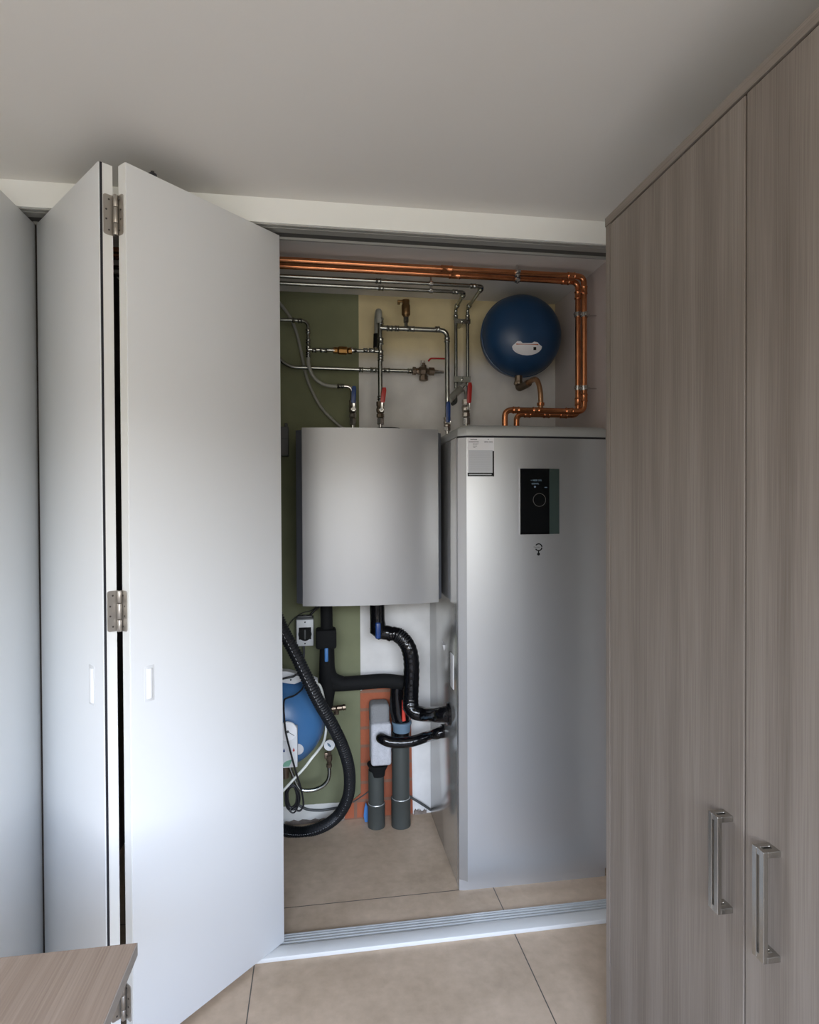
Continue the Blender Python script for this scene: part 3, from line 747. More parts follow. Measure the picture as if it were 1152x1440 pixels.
# ---------------------------------------------------------------- manifold
RM = .0108; YM = 2.80
mf = thing('pipe_manifold', 'thick steel pipework rising from the red-levered valve, with a loop over to the right', 'pipe', at(535, 566, Y=YM))
top = at(537, 437, Y=YM); bot = at(535, 567, Y=YM)
b = NB(); tube(b, [bot, V((bot.x, YM, top.z-.02))], RM, 18); obj('riser', b, 'galv', mf)
b = NB(); p0 = V((bot.x-.002, YM, at(535, 455, Y=YM).z)); p1 = V((bot.x-.004, YM+.0, at(533, 440, Y=YM).z)); p2 = p1+V((-.004, .06, -.0)); p3 = at(531, 489, Y=YM+.07)
tube(b, fillet([p0, p1+V((0, 0, .012)), V((p3.x, YM+.07, p1.z+.012)), p3], .028), .015, 16); obj('return_bend', b, 'greyhose', mf)
b = NB(); q0 = at(531, 470, Y=YM+.07); tube(b, [q0, at(530.5, 489, Y=YM+.07)], .019, 14); obj('foam_sleeve', b, 'rubber', mf)
zl = at(570, 462.4, Y=YM).z; xr = at(629, 500, Y=YM).x; zr = at(628, 567, Y=YM).z; bx2 = at(629, 589, Y=2.84)
loop = fillet([(bot.x, YM, zl), (xr, YM, zl), (xr, YM, zr), (bx2.x, 2.84, bx2.z+.02), (bx2.x, 2.84, bx2.z)], .036)
b = NB(); tube(b, loop, RM+.0006, 18); obj('loop_pipe', b, 'galv', mf)
def fit(par, px, py, Y_, d, w=.026, r=RM, m='galv', name='pipe_fitting'):
    b = NB(); ring(b, at(px, py, Y=Y_), d, r, w, .0040); return obj(name, b, m, par)
for px, py, d, w in ((535.5, 452, (0, 0, 1), .03), (535.5, 480, (0, 0, 1), .03), (535.5, 497, (0, 0, 1), .028), (535.3, 505, (0, 0, 1), .02), (548, 461.8, (1, 0, 0), .028), (558, 462, (1, 0, 0), .02), (578, 462.6, (1, 0, 0), .034), (615, 463, (1, 0, 0), .022), (628.8, 478, (0, 0, 1), .024), (535, 560, (0, 0, 1), .02)):
    fit(mf, px, py, YM, d, w)
# side branch to the green wall with a brass check valve
zb = at(500, 493, Y=YM).z; xT = at(433.5, 492, Y=YM).x
b = NB(); tube(b, [(bot.x, YM, zb), (xT, YM, at(434, 491.5, Y=YM).z)], RM-.003, 14); obj('branch_pipe', b, 'galv', mf)
for px, w in ((523, .028), (514, .02), (500, .012), (455, .034), (442, .02)): fit(mf, px, 492.8, YM, (1, 0, 0), w, RM-.003)
k0, k1 = at(470, 492.5, Y=YM), at(495, 492.7, Y=YM); L_ = k1.x-k0.x
b = NB(); lathe(b, [(.008, -.004), (.0155, -.003), (.0155, .014), (.012, .016), (.019, .022), (.019, L_-.024), (.012, L_-.018), (.0155, L_-.016), (.0155, L_), (.008, L_+.002)], k0, (1, 0, 0), 8)
cvv = obj('check_valve', b, 'brass', mf, smooth=False)
for q in (k0, k1):
    b = NB(); lathe(b, [(.012, -.006), (.0145, -.004), (.0145, .004), (.012, .006)], q, (1, 0, 0), 20); obj('end_ring', b, 'clip', cvv)
# air vent on the loop
a0 = at(571, 460, Y=YM); a1 = at(571, 446, Y=YM); 
b = NB(); lathe(b, [(.009, 0), (.009, .02), (.013, .022), (.013, (a1-a0).length)], a0, (0, 0, 1), 6); vt = obj('vent_stub', b, 'galv', mf, smooth=False)
z = a1.z; zt_ = at(571, 422, Y=YM).z
b = NB(); lathe(b, [(.010, z-.004), (.014, z+.004), (.0195, z+.010), (.0205, z+.014), (.0205, zt_-.026), (.017, zt_-.020), (.017, zt_), (.0, zt_)], (a1.x, YM, 0), (0, 0, 1), 24)
av = obj('air_vent', b, 'oldbrass', mf)
b = NB(); box(b, (a1.x-.040, YM-.006, zt_-.012), (a1.x-.010, YM+.006, zt_-.002), .001); cyl(b, (a1.x-.034, YM, zt_-.007), (a1.x-.034, YM, zt_-.022), .006, 12); obj('vent_nozzle', b, 'oldbrass', av)

# feed line with flexible section and mixing valve
YF2 = 2.92
fl = thing('feed_pipe', 'thin steel pipe crossing the green wall, swept up at its left end', 'pipe', at(500, 519, Y=YF2))
pf = [at(380, 488, Y=YF2), at(394, 505, Y=YF2), at(401, 511.5, Y=YF2), at(412, 516, Y=YF2), at(425, 517, Y=YF2)]
b = NB(); tube(b, spline(pf, 6)[:-1]+[at(437, 517.2, Y=YF2), at(519, 520.2, Y=YF2), at(579, 522, Y=YF2)], .0095, 14); obj('pipe', b, 'galv', fl)
for px, py, w in ((508, 520, .02), (525, 520.3, .03), (544, 521, .03), (576, 522, .02)): fit(fl, px, py, YF2, (1, 0, 0), w, .0095)
mvp = at(596, 522, Y=YF2)
mv = thing('mixing_valve', 'bronze three-way valve with a thin red lever, on the wall left of the loop pipe', 'valve', mvp)
b = NB(); e0, e1 = at(580, 521.5, Y=YF2), at(611, 523, Y=YF2)
lathe(b, [(.012, 0), (.020, .002), (.020, .016), (.014, .019), (.016, .03), (.024, .04), (.024, .062), (.016, .070), (.014, .08), (.020, .083), (.020, e1.x-e0.x-.002), (.011, e1.x-e0.x)], e0, (1, 0, 0), 8)
lathe(b, [(.015, 0), (.0155, .022), (.022, .024), (.022, .045), (.016, .047), (.0, .047)], mvp, (0, 0, -1), 8)
lathe(b, [(.016, 0), (.013, .03), (.008, .032), (.008, .04), (0, .04)], mvp, (0, 0, 1), 12)
obj('body', b, 'bronze', mv, smooth=False)
b = NB(); s0 = at(594.5, 516, Y=YF2)
for dx in (-.008, .006): obj('pin', cyl(NB(), (s0.x+dx, YF2, s0.z), (s0.x+dx, YF2, at(594, 507, Y=YF2).z), .0035, 8), 'clip', mv)
tube(b, [e1, at(618, 523.3, Y=YF2), at(624, 523.5, Y=YF2)], .008, 12, rad=[.013, .008, .008]); obj('fittings', b, 'clip', mv)
b = NB(); tube(b, fillet([at(602.5, 508, Y=YF2-.02), at(605.5, 504, Y=YF2-.02), at(626, 504.4, Y=YF2-.02)], .01), .0042, 8); obj('lever', b, 'red', mv)

# grey branch fitting at the foot of the loop
yb = thing('branch_fitting', 'grey slanted plastic branch fitting between the loop pipe and the thin steel pipe', 'pipe fitting', at(634, 560, Y=2.82))
g0, g1 = at(631, 563, Y=2.80), at(647, 547.5, Y=YV)
b = NB(); tube(b, [g0, g0+(g1-g0)*.5, g1], .017, 18); obj('sleeve', b, 'greyplastic' if False else 'greyhose', yb)
b = NB(); tube(b, fillet([at(640, 556, Y=2.84), at(641, 565, Y=2.84), at(636, 568, Y=2.83)], .01), .010, 12); obj('elbow', b, 'greyplastic', yb)
b = NB(); tube(b, fillet([g1, at(651, 549, Y=YV), at(655.5, 543, Y=YV), at(655.5, 562, Y=YV-.01)], .01), .0095, 12); obj('bend', b, 'clip', yb)

# ---------------------------------------------------------------- hoses of the upper left
def hose(name, lab, cat, pts, Y_, r, m, sp=True, n=12):
    P = [at(p[0], p[1], Y=(p[2] if len(p) > 2 else Y_)) for p in pts]
    b = NB(); tube(b, spline(P, 7) if sp else fillet(P, .02), r, n)
    o = obj(name, b, m); return tag(o, lab, cat)
hose('grey_hose', 'long slack grey hose hanging diagonally in front of the green wall', 'hose', [(372, 402), (394, 427), (408, 446), (416.5, 466), (423, 492), (430, 525.5), (438.6, 549), (452.5, 574), (473, 595), (488, 606)], 2.962, .0075, 'greyhose')
eh = thing('hose_line', 'steel elbow pipe and grey hose curving down to the left blue-levered valve', 'hose', at(433, 480, Y=2.86))
P = [at(*p, Y=2.86) for p in ((375, 449), (410, 450), (433.5, 452), (433.5, 503))]
b = NB(); tube(b, fillet(P, .03), .0085, 14); obj('elbow_pipe', b, 'galv', eh)
P = [at(*p, Y=2.86) for p in ((433.5, 501), (434.5, 514.5), (441, 530), (452.5, 539.5), (465, 543), (478, 543.2))]
b = NB(); tube(b, spline(P, 7), .0085, 14); obj('flexible_hose', b, 'greyhose', eh)
P = [at(*p, Y=2.86) for p in ((476, 543.2), (495, 543.2), (495, 566))]
b = NB(); tube(b, fillet(P, .03), .0088, 14); obj('outlet_elbow', b, 'clip', eh)
for px, py, d, w in ((413, 450.4, (1, 0, 0), .012), (422, 451, (1, 0, 0), .02), (433.5, 466, (0, 0, 1), .02), (433.5, 480, (0, 0, 1), .02), (433.5, 491.5, (0, 0, 1), .036), (433.6, 500, (0, 0, 1), .016), (476, 543.2, (1, 0, 0), .012), (481, 543.2, (1, 0, 0), .018)):
    fit(eh, px, py, 2.86, d, w, .0085)
# junction box on the wall, half behind the door
jb = at(401, 617, Y=2.96)
b = NB(); A = at(388, 594, Y=2.93); B = at(406, 641, Y=2.93)
t = thing('junction_box', 'small dark grey box on the green wall left of the wall-hung tank', 'electrical box', (B.x, 2.95, B.z))
obj('box', box(NB(), (A.x-.04, 2.93, B.z), (B.x, YB, A.z-.018), .004), 'box', t)
obj('gland', cyl(NB(), (B.x-.012, 2.955, A.z-.02), (B.x-.012, 2.955, A.z), .007, 12), 'box', t)
obj('cover_seam', box(NB(), (A.x-.041, 2.9285, (A.z+B.z)/2-.001), (B.x+.0005, 2.95, (A.z+B.z)/2+.006), .001), 'darkgrey', t)

# ---------------------------------------------------------------- rotary switch
A = at(417, 872, Y=2.90); B = at(441, 908, Y=2.90)
rs_ = thing('rotary_switch', 'white switch box with a black rotary dial, on the green wall below the wall-hung tank', 'switch', ((A.x+B.x)/2, YB, B.z))
obj('housing', box(NB(), (A.x-.004, 2.912, B.z), (B.x+.001, YB, A.z+.006), .003), 'box', rs_)
obj('face_plate', box(NB(), (A.x, 2.900, B.z), (B.x, 2.914, A.z), .002), 'whitebox', rs_)
c = at(429, 891, Y=2.90)
b = NB(); h = .0335*.86; box(b, (c.x-h, 2.896, c.z-h*.95), (c.x+h, 2.901, c.z+h*1.02), .001); lathe(b, [(.034*.92, 0), (.032*.92, .007), (.0, .007)], (c.x, 2.897, c.z-.003), (0, -1, 0), 28)
dl = obj('dial', b, 'ink', rs_)
obj('grip_bar', box(NB(), (c.x-.004, 2.880, c.z-.024), (c.x+.004, 2.892, c.z+.02), .0015), 'box', dl)
for py in (875, 905): q = at(429, py, Y=2.9); obj('screw', lathe(NB(), [(0, 0), (.0035, 0), (.0035, .0015), (0, .0015)], q, (0, -1, 0), 12), 'ink', rs_)
b = NB(); cyl(b, (c.x, 2.935, A.z), (c.x, 2.935, A.z+.016), .010, 14); box(b, (A.x+.004, 2.92, A.z+.004), (B.x-.006, 2.96, A.z+.014), .002); obj('cable_gland', b, 'box', rs_)
hose('cable', 'short black cable between the rotary switch and the tank above it', 'cable', [(437, 868), (438, 863), (443, 858), (450, 852)], 2.93, .0055, 'cable')
hose('cable', 'thin black cable arching over the top left of the rotary switch', 'cable', [(397, 893, 2.94), (405, 881, 2.94), (412.5, 871, 2.94), (424, 862.5, 2.94), (438, 858.5, 2.94), (448, 850, 2.94)], 2.94, .0022, 'cable')
hose('cable', 'dark grey cable hanging straight below the rotary switch', 'cable', [(427, 905), (427.6, 918), (426, 930), (421, 945)], 2.93, .0055, 'darkgrey')

# ---------------------------------------------------------------- black insulated pipe on the left with its T
YI = 2.83
ip = thing('insulated_pipe', 'matt black foam-covered pipe from the wall-hung tank, branching to the right', 'pipe', at(460, 1000, Y=YI))
P = [at(459, 850, Y=YI), at(459.5, 880, Y=YI), at(460, 915, Y=YI), at(460, 940, Y=YI), at(461, 962, Y=YI), at(462, 978, Y=YI), at(461, 1003, Y=YI)]
b = NB(); tube(b, P, .03, 20, rad=[.028, .028, .034, .036, .040, .028, .019]); obj('riser_sleeve', b, 'rubber', ip)
A = at(444, 884, Y=YI); B = at(473, 910, Y=YI)
b = NB(); box(b, (A.x, YI-.045, B.z), (B.x, YI+.045, A.z), .012)
obj('valve_jacket', b, 'rubber', ip)
b = NB(); P = [at(455, 960.5, Y=YI), at(475, 962, Y=YI), at(505, 960, Y=YI), at(540, 957.5, Y=YI), at(566, 960, Y=YI)]
tube(b, spline(P, 4), .0335, 20); obj('branch_sleeve', b, 'rubber', ip)
b = NB(); tube(b, spline([at(480, 961, Y=YI), at(468, 956, Y=YI), at(462, 946, Y=YI), at(460, 930, Y=YI)], 4), .0345, 18); obj('corner_wrap', b, 'rubber', ip)
A = at(456.5, 911, Y=YI-.038); B = at(461.8, 930.5, Y=YI-.038)
b = NB(); box(b, (A.x, YI-.046, B.z), (B.x, YI-.030, A.z), .005, seg=3); obj('valve_tag', b, 'bluetag', ip)
dv = thing('drain_valve', 'small dark brass drain cock at the foot of the matt black pipe', 'valve', at(470, 997, Y=YI))
b = NB(); p0 = at(463, 997, Y=YI-.01); lathe(b, [(.006, 0), (.006, .012), (.012, .014), (.012, .030), (.009, .032), (.013, .036), (.013, .058), (.010, .060), (.014, .062), (.014, .076), (0, .076)], p0, (1, 0, .06), 10)
lathe(b, [(.008, 0), (.009, .012), (.013, .014), (.013, .024), (0, .024)], at(473, 997, Y=YI-.01), (0, 0, -1), 10); obj('body', b, 'bronze', dv)

# ---------------------------------------------------------------- shiny tape-wrapped pipes
tp = thing('taped_pipe', 'glossy black tape-wrapped pipe stepping down and into the left side of the heat pump', 'pipe', at(577, 990, Y=2.78))
YT = 2.80
P = [at(530.5, 850, Y=YT), at(531, 872, Y=YT), at(532, 886, Y=YT), at(538, 895, Y=YT)]
b = NB(); tube(b, P, .03, 20, rad=[.0345, .0345, .040, .026]); obj('upper_wrap', b, 'tape', tp)
b = NB(); tube(b, spline([at(528, 878, Y=YT), at(537, 888, Y=YT), at(546, 890, Y=YT), at(552, 893, Y=YT)], 4), .034, 18, rad=None); obj('valve_wrap', b, 'tape', tp)
P = [at(545, 892, Y=YT), at(556, 891.5, Y=2.79), at(566, 898, Y=2.78), at(574.5, 911, Y=2.77), at(578.5, 930, Y=2.77), at(578.5, 957, Y=2.77), at(577.5, 980, Y=2.77), at(578, 996, Y=2.76)]
sp_ = spline(P, 9); b = NB(); tube(b, sp_, .036, 22, rad=[.031+.006*min(1, i/30)+.0012*math.sin(i*1.9) for i in range(len(sp_))]); obj('down_wrap', b, 'tape', tp)
e1 = at(632, 1004, X=T0)
yT = e1.y
P = [at(574, 990, Y=2.765), at(583, 1001, Y=2.75), at(600, 1004.5, Y=2.72), V((T0-.03, yT, e1.z)), V((T0, yT, e1.z))]
b = NB(); tube(b, spline(P, 6), .034, 22); obj('stub_wrap', b, 'tape', tp)
b = NB(); lathe(b, [(.034, -.012), (.047, -.010), (.050, -.003), (.046, 0)], (T0, yT, e1.z), (1, 0, 0), 22); obj('collar', b, 'tape', tp)
b = NB()
for k in range(7):
    i = 12+k*2; d = (sp_[i+1]-sp_[i]); lathe(b, [(.030, -.003), (.0365, -.002), (.0365, .002), (.030, .003)], sp_[i], d, 22)
obj('ribs', b, 'corr', tp)
A = at(528, 875.5, Y=YT-.04); B = at(535.5, 898, Y=YT-.04)
b = NB(); box(b, (A.x, YT-.050, B.z), (B.x, YT-.030, A.z), .006, seg=3); obj('valve_tag', b, 'bluelever', tp)
# lower taped pipe into the foam block
lp = thing('taped_pipe', 'shorter glossy black pipe sagging from the foam block to the side of the heat pump', 'pipe', at(560, 1044, Y=2.76))
e2 = at(624, 1028, X=T0)
P = [at(535.5, 1037, Y=2.84), at(537, 1038.5, Y=2.78), at(547, 1043, Y=2.76), at(562, 1044.5, Y=2.755), at(580, 1042.5, Y=2.75), at(600, 1036, Y=2.76), V((T0-.03, e2.y-.0, e2.z-.01)), V((T0, e2.y, e2.z))]
b = NB(); tube(b, spline(P, 7), .0245, 20); obj('wrap', b, 'tape', lp)
b = NB(); lathe(b, [(.020, -.010), (.032, -.010), (.030, 0)], (T0, e2.y, e2.z), (1, 0, 0), 18); obj('collar', b, 'tape', lp)
# black funnel-shaped drop from the T into the drain, with its red sleeve and blue collar
dp = thing('drain_drop', 'black drop pipe with a coral red sleeve entering the wider grey drain', 'pipe', at(565, 1030, Y=2.86))
P = [at(559, 955, Y=YI+.01), at(558, 978, Y=2.85), at(560, 998, Y=2.86), at(564, 1012, Y=2.865), at(565, 1036, Y=2.87)]
b = NB(); tube(b, P, .03, 20, rad=[.034, .033, .040, .044, .038]); obj('sleeve', b, 'tape', dp)
A = at(565, 1014, Y=2.86); B = at(565, 1028.5, Y=2.86)
b = NB(); lathe(b, [(.036, B.z-A.z), (.041, B.z-A.z+.002), (.044, -.012), (.048, -.010), (.048, 0), (.036, .001)], A, (0, 0, 1), 28); obj('collar', b, 'collar', dp)
b = NB(); tube(b, [at(567, 985, Y=2.80), at(568, 1013, Y=2.812)], .0085, 12, rad=[.006, .0098]); obj('red_sleeve', b, 'orange', dp)

# ---------------------------------------------------------------- grey drains and foam block
def drain(label, px, hw, ytop, yj, top_fit):
    Yd = 2.885 if hw > 12 else 2.895
    f = at(px, 1164, Z=0); c = at(px, 1164, Y=Yd); c = V((c.x, Yd, 0))
    rr = abs(at(px+hw, 1140, Y=Yd).x-at(px, 1140, Y=Yd).x)
    t = thing('drain_pipe', label, 'pipe', c)
    zj = at(px, yj, Y=Yd).z; ztp = at(px, ytop, Y=Yd).z
    b = NB(); lathe(b, [(rr*.90, .001), (rr, .001), (rr, zj-.006), (rr*1.03, zj-.004), (rr*1.03, zj), (rr*.9, zj)], c, (0, 0, 1), 30); obj('socket', b, 'greyplastic', t)
    b = NB(); lathe(b, [(rr*.91, .02), (rr*.91, ztp), (rr*.84, ztp), (rr*.84, ztp-.03), (0, ztp-.03)], c, (0, 0, 1), 30); obj('pipe', b, 'greyplastic', t)
    b = NB(); lathe(b, [(rr*.91, zj), (rr*.97, zj+.0005), (rr*.94, zj+.003), (rr*.91, zj+.003)], c, (0, 0, 1), 30); obj('seal', b, 'sealed', t)
    return t
drain('wider dark grey drain pipe rising from the floor beside the heat pump', 564, 13.4, 1029, 1121, False)
drain('narrower dark grey drain pipe in front of the bricks, under the foam block', 529.5, 12.0, 1082, 1129, True)
fb = thing('foam_block', 'pale grey foam block around the narrower drain, with a black pipe entering it', 'insulation block', at(533, 1076, Y=2.86))
A = at(522, 1019, Y=2.83); B = at(551, 1077, Y=2.83)
ya, yb_ = 2.83, 2.945
b = NB(); box(b, (A.x, ya, B.z), (B.x, yb_, A.z), .014, seg=3)
obj('block', b, 'foam', fb)
A2 = at(521, 992, Y=2.85); B2 = at(550, 1022, Y=2.85)
b = NB(); box(b, (A2.x, 2.85, B2.z), (B2.x-.006, 2.95, A2.z), .018, seg=3); obj('upper_block', b, 'foamd', fb)
A3 = at(533, 1074, Y=2.885); B3 = at(531, 1090, Y=2.885)
b = NB(); lathe(b, [(.033, B3.z-A3.z), (.036, (B3.z-A3.z)*.6), (.050, -.004), (.052, .002), (.03, .004)], (at(531.5, 1074, Y=2.885).x, 2.885, A3.z), (0, 0, 1), 26); obj('funnel', b, 'rubber', fb)
A = at(511.5, 1129, Y=2.93); B = at(518, 1156, Y=2.93)
b = NB(); pl = [(A.x, B.z+.03), (A.x+.004, A.z-.025), ((A.x+B.x)/2, A.z), (B.x, A.z-.03), (B.x, B.z), (A.x+.006, B.z)]
plate(b, pl, Matrix.Translation((0, 2.93, 0)), .008); tag(obj('offcut', b, 'bluetag', smooth=False), 'bright blue plastic offcut leaning against the bricks left of the drains', 'plastic piece')
hose('conduit', 'dark thin pipe along the wall foot between the wide drain and the heat pump', 'pipe', [(574, 1119, 2.95), (590, 1128.5, 2.955), (606, 1139, 2.965)], 2.95, .006, 'darkgrey')
hose('conduit', 'thin dark line slanting across the bricks left of the narrow drain', 'pipe', [(497, 1128, 2.97), (509, 1120, 2.97), (520, 1112, 2.968)], 2.97, .003, 'darkgrey')  # no pipe: a diagonal shadow drawn as a thin dark tube
hose('conduit', 'dark grey cable along the white wall foot behind the hose loop', 'cable', [(418, 1131, 2.973), (432, 1138, 2.973), (450, 1139.5, 2.973), (466, 1137.5, 2.973), (486, 1134, 2.973)], 2.973, .0062, 'darkgrey')

# ---------------------------------------------------------------- lower vessel and its controls
c2 = at(394, 1014, Y=2.70)
lv = vessel('expansion_vessel', 'bright blue round vessel low on the left, half hidden by the white door', c2, .192, .15, 'bluepale')
outl = []
for k in range(16):
    a = 2*PI*k/16; outl.append((418+9.3*math.cos(a), 1053.5+8*math.sin(a)))
decal(c2, .192, .15, outl, .002, 'type_label', 'paper', lv)
b = NB(); box(b, (c2.x-.02, c2.y+.10, c2.z-.06), (c2.x+.04, YB, c2.z+.06), .004); obj('bracket', b, 'galv', lv)
b = NB(); cyl(b, (c2.x+.02, c2.y, c2.z-.18), (c2.x+.02, c2.y, c2.z-.25), .018, 16); obj('neck', b, 'bronze', lv)
YC = 2.50
A = at(386, 1022, Y=YC); B = at(418.5, 1079, Y=YC)
ct = thing('pump_controller', 'white controller with a round dial, in front of the low blue vessel', 'controller', (A.x, YC, B.z))
b = NB(); box(b, (A.x-.06, YC, B.z), (B.x, YC+.045, A.z-.012), .003); obj('casing', b, 'whitebox', ct)
c = at(404, 1029, Y=YC-.006)
b = NB(); lathe(b, [(.038, 0), (.040, .004), (.038, .010), (0, .010)], (c.x, YC+.004, c.z), (0, -1, 0), 32); dd = obj('dial', b, 'recess', ct)
b = NB(); lathe(b, [(.0055, 0), (.0055, .002), (0, .002)], (c.x+.002, YC-.0058, c.z), (0, -1, 0), 14)
m_ = Matrix.Translation((c.x+.002, YC-.007, c.z)) @ Matrix.Rotation(.6, 4, 'Y'); box(b, (0, -.0005, -.0008), (.032, .0012, .0008), 0, m_); obj('pointer', b, 'box', dd)
for px, py, nm, mm, s in ((413.2, 1055.5, 'drop_symbol', 'orange', .0042), (399.5, 1056.5, 'drop_symbol', 'bluelever', .0042)):
    q = at(px, py, Y=YC-.001); b = NB(); lathe(b, [(0, 0), (s, 0), (s, .001), (0, .001)], (q.x, YC, q.z), (0, -1, 0), 12); plate(b, [(q.x-s*.9, q.z+s*.3), (q.x+s*.9, q.z+s*.3), (q.x, q.z+s*3)], Matrix.Translation((0, YC-.001, 0)), .001); obj(nm, b, mm, ct, smooth=False)
q0, q1 = at(397, 1069, Y=YC), at(411, 1077.5, Y=YC)
b = NB(); plate(b, [(q0.x, q1.z), (q1.x-.012, q1.z), (q1.x, q0.z), (q0.x+.018, q0.z-.004), (q0.x+.006, q0.z-.012)], Matrix.Translation((0, YC-.001, 0)), .001); obj('green_mark', b, 'green', ct, smooth=False)
# white plug box behind the hose
pb = thing('plug_block', 'white plastic socket block behind the black hose, above the low blue vessel', 'socket block', at(420, 955, Y=2.66))
pa = [at(*p, Y=2.62) for p in ((384, 944), (404, 944.5), (425, 949), (447, 957), (447, 960), (443.5, 969), (436, 962.5), (424, 958), (414, 962), (404, 961), (384, 957))]
b = NB(); f = [b.verts.new(p) for p in pa]; g = [b.verts.new(p+V((0, .045, 0))) for p in pa]; b.faces.new(f); b.faces.new(g)
for i in range(len(pa)): j = (i+1) % len(pa); b.faces.new((f[i], f[j], g[j], g[i]))
obj('casing', b, 'whitebox', pb, smooth=False)
b = NB(); lathe(b, [(0, 0), (.0035, 0), (.0035, .001), (0, .001)], at(409, 956, Y=2.62), (0, -1, 0), 10); obj('socket_hole', b, 'ink', pb)
hose('cable', 'white cable running from the socket block behind the hose and down past the gauge', 'cable', [(444, 961, 2.61), (449, 963, 2.6), (453, 972, 2.60), (456.5, 990, 2.62), (459, 1010, 2.62), (458.5, 1028, 2.60), (455, 1044, 2.55), (447, 1056, 2.50), (438, 1067, 2.47), (428, 1080, 2.47), (412, 1097, 2.46), (399, 1111, 2.44), (385, 1124, 2.44)], 2.6, .0052, 'whitecable')
bc = thing('cable_coil', 'bundle of looped black cable hanging at the door edge below the controller', 'cable', at(411, 1125, Y=2.46))
b = NB(); random.seed(3)
for k in range(6):
    cx, cy = 410+random.uniform(-2, 3), 1122+random.uniform(-3, 3); w = random.uniform(6, 11); h = random.uniform(13, 20); tl = random.uniform(-.25, .25)
    pts = []
    for i in range(25):
        a = 2*PI*i/24; x = w*math.cos(a); y = h*math.sin(a); pts.append(at(cx+x*math.cos(tl)-y*math.sin(tl), cy+x*math.sin(tl)+y*math.cos(tl), Y=2.46+random.uniform(-.002, .002)+k*.006))
    tube(b, pts, .0032, 8)
obj('loops', b, 'cable', bc)
P = [(428, 962, 2.58), (424, 970, 2.56), (414, 978, 2.52), (404, 981.5, 2.47), (399.5, 986, 2.44), (399.5, 1005, 2.43), (402, 1030, 2.43), (408, 1055, 2.43), (416, 1085, 2.44), (422, 1104, 2.44), (426, 1122, 2.45), (426.5, 1133, 2.45), (422, 1140, 2.45), (415, 1139, 2.45)]
b = NB(); tube(b, spline([at(x, y, Y=q) for x, y, q in P], 6), .0038, 10); obj('lead', b, 'cable', bc)
P = [(384, 958, 2.57), (402, 953.5, 2.57), (412, 951.5, 2.57), (418, 948.5, 2.57), (424, 952, 2.57)]
b = NB(); tube(b, spline([at(x, y, Y=q) for x, y, q in P], 6), .0045, 10); obj('upper_lead', b, 'cable', bc)
# pressure gauge with braided hose
pg = thing('pressure_gauge', 'small round white-faced pressure gauge on a brass fitting below the hose', 'gauge', at(463.5, 1048, Y=2.80))
c = at(463.3, 1047.8, Y=2.78)
b = NB(); lathe(b, [(0, .02), (.026, .02), (.0275, .016), (.0275, -.002), (.025, -.004), (.0245, 0), (0, 0)], c, (0, 1, 0), 30); obj('case', b, 'clip', pg)
b = NB(); lathe(b, [(0, 0), (.0245, 0), (.0245, .002), (0, .002)], c+V((0, -.0022, 0)), (0, 1, 0), 30); fc = obj('face', b, 'whitebox', pg)
b = NB(); mx_ = Matrix.Translation((c.x, c.y-.003, c.z)) @ Matrix.Rotation(-.75, 4, 'Y')
plate(b, [(-.004, -.010), (.003, -.008), (.005, .006), (.001, .016), (-.005, .006)], mx_, .0006); obj('needle', b, 'collar', fc, smooth=False)
b = NB(); f0 = at(463, 1056, Y=2.795); f1 = at(463, 1079, Y=2.795); hh = (f0-f1).length
lathe(b, [(.010, 0), (.0135, .002), (.0135, .016), (.009, .018), (.011, hh*.4), (.015, hh*.45), (.015, hh*.75), (.010, hh*.78), (.010, hh)], f1, f0-f1, 10)
box(b, f0+V((-.022, -.008, -.034)), f0+V((-.006, .008, -.006)), .002); obj('fitting', b, 'bronze', pg)
P = [(463, 1078), (463, 1090), (460, 1099), (452, 1106.5), (440, 1111), (424, 1110.5), (416, 1100), (410, 1085), (404, 1070)]
b = NB(); tube(b, spline([at(x, y, Y=2.80) for x, y in P], 7), .0092, 14); obj('braided_hose', b, 'galv', pg)

# ---------------------------------------------------------------- big corrugated hose
pts = [(368, 815, 2.50), (383, 850, 2.47), (397, 884, 2.46), (414, 917, 2.46), (431, 952, 2.46), (448, 986, 2.48), (465, 1015, 2.52), (480, 1045, 2.58), (489, 1072, 2.63), (492, 1097, 2.69), (489, 1122, 2.745), (477, 1145, 2.80), (458, 1160.5, 2.84), (434, 1169, 2.868), (415, 1170, 2.868), (399, 1167.5, 2.86), (375, 1160, 2.84)]
path = spline([at(x, y, Y=q) for x, y, q in pts], 40)
rad = [.0245+.0022*math.sin(i*PI/2.0)*(1) for i in range(len(path))]
b = NB(); tube(b, path, .024, 18, rad=rad)
bh = thing('corrugated_hose', 'thick black corrugated hose looping down from the door edge to the floor', 'hose', at(434, 1176, Y=2.75))
obj('hose_wall', b, 'corr', bh, angle=80)
# printed line along it
b = NB(); ln = [p+V((-.004, -.0262, .001)) for p in path[80::3]]
for a_, c_ in list(zip(ln, ln[1:]))[::2]: tube(b, [a_, c_], .0009, 5)
obj('printed_line', b, 'paperline', bh)

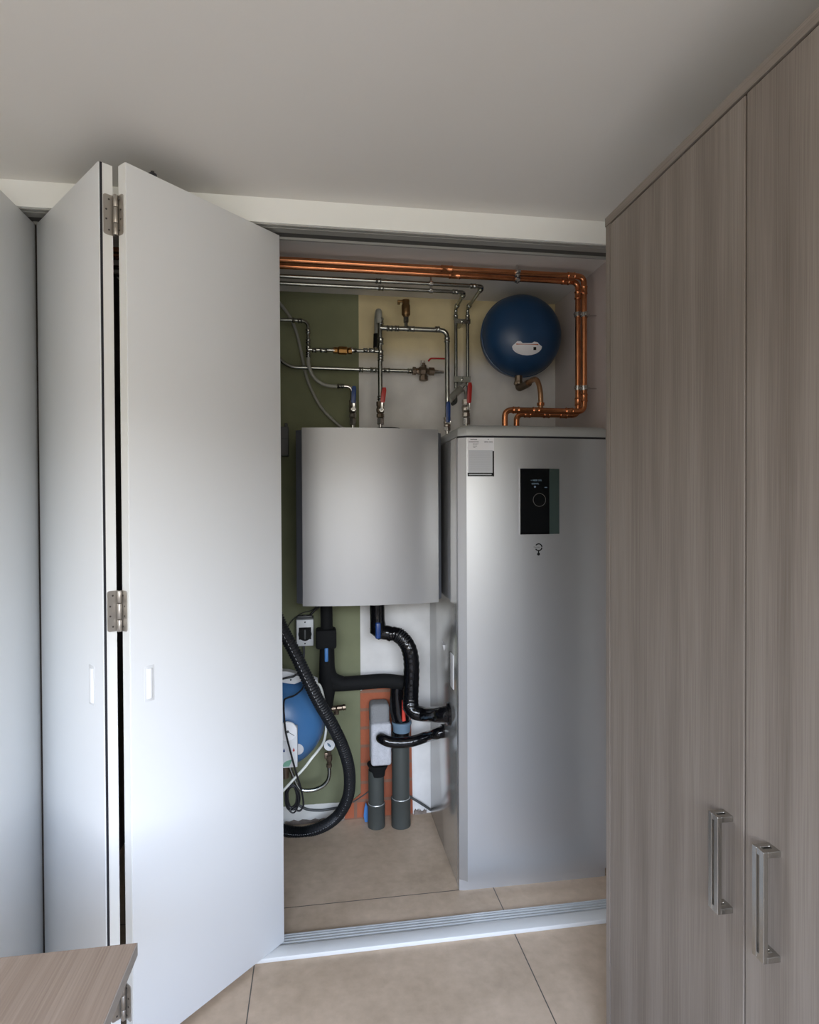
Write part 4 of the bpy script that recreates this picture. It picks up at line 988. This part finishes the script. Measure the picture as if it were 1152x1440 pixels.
# ---------------------------------------------------------------- light
w = bpy.data.worlds.new('outdoors'); bpy.context.scene.world = w; w.use_nodes = True
nt = w.node_tree; bg = nt.nodes['Background']; tc = nt.nodes.new('ShaderNodeTexCoord'); sp = nt.nodes.new('ShaderNodeSeparateXYZ'); rp = nt.nodes.new('ShaderNodeValToRGB'); mr = nt.nodes.new('ShaderNodeMapRange')
mr.inputs['From Min'].default_value = -1; mr.inputs['From Max'].default_value = 1
nt.links.new(tc.outputs['Generated'], sp.inputs[0]); nt.links.new(sp.outputs[2], mr.inputs['Value']); nt.links.new(mr.outputs[0], rp.inputs['Fac']); nt.links.new(rp.outputs['Color'], bg.inputs['Color'])
e = rp.color_ramp.elements; e[0].position = 0; e[0].color = (.17, .155, .135, 1); e[1].position = .80; e[1].color = (.30, .42, .66, 1)
for p, c in ((.50, (.085, .08, .07, 1)), (.560, (.09, .088, .08, 1)), (.578, (.53, .555, .59, 1))):
    q = e.new(p); q.color = c
bg.inputs['Strength'].default_value = 30
# window portal only tells the renderer where daylight comes in
l = bpy.data.lights.new('window_daylight', 'AREA'); l.shape = 'RECTANGLE'; l.size = WX1-WX0; l.size_y = WZ1-WZ0; l.cycles.is_portal = True
lo = bpy.data.objects.new('window_daylight', l); C.objects.link(lo); lo.location = ((WX0+WX1)/2, YR-.05, (WZ0+WZ1)/2); lo.rotation_euler = (PI/2, 0, 0)

# ---------------------------------------------------------------- camera
cam = bpy.data.cameras.new('camera'); co = bpy.data.objects.new('camera', cam); C.objects.link(co)
cam.sensor_fit = 'HORIZONTAL'; cam.sensor_width = 36; cam.lens = F/1152*36; cam.clip_start = .02
R = Matrix((( cr2.x, -cd2.x, -cf.x), (cr2.y, -cd2.y, -cf.y), (cr2.z, -cd2.z, -cf.z))).to_4x4()
co.matrix_world = Matrix.Translation(CAM) @ R
sc = bpy.context.scene; sc.camera = co
sc.view_settings.view_transform = 'Standard'; sc.view_settings.look = 'None'; sc.view_settings.gamma = 1
sc.view_settings.use_curve_mapping = False; sc.view_settings.exposure = .22
sc.cycles.max_bounces = 10; sc.cycles.diffuse_bounces = 6
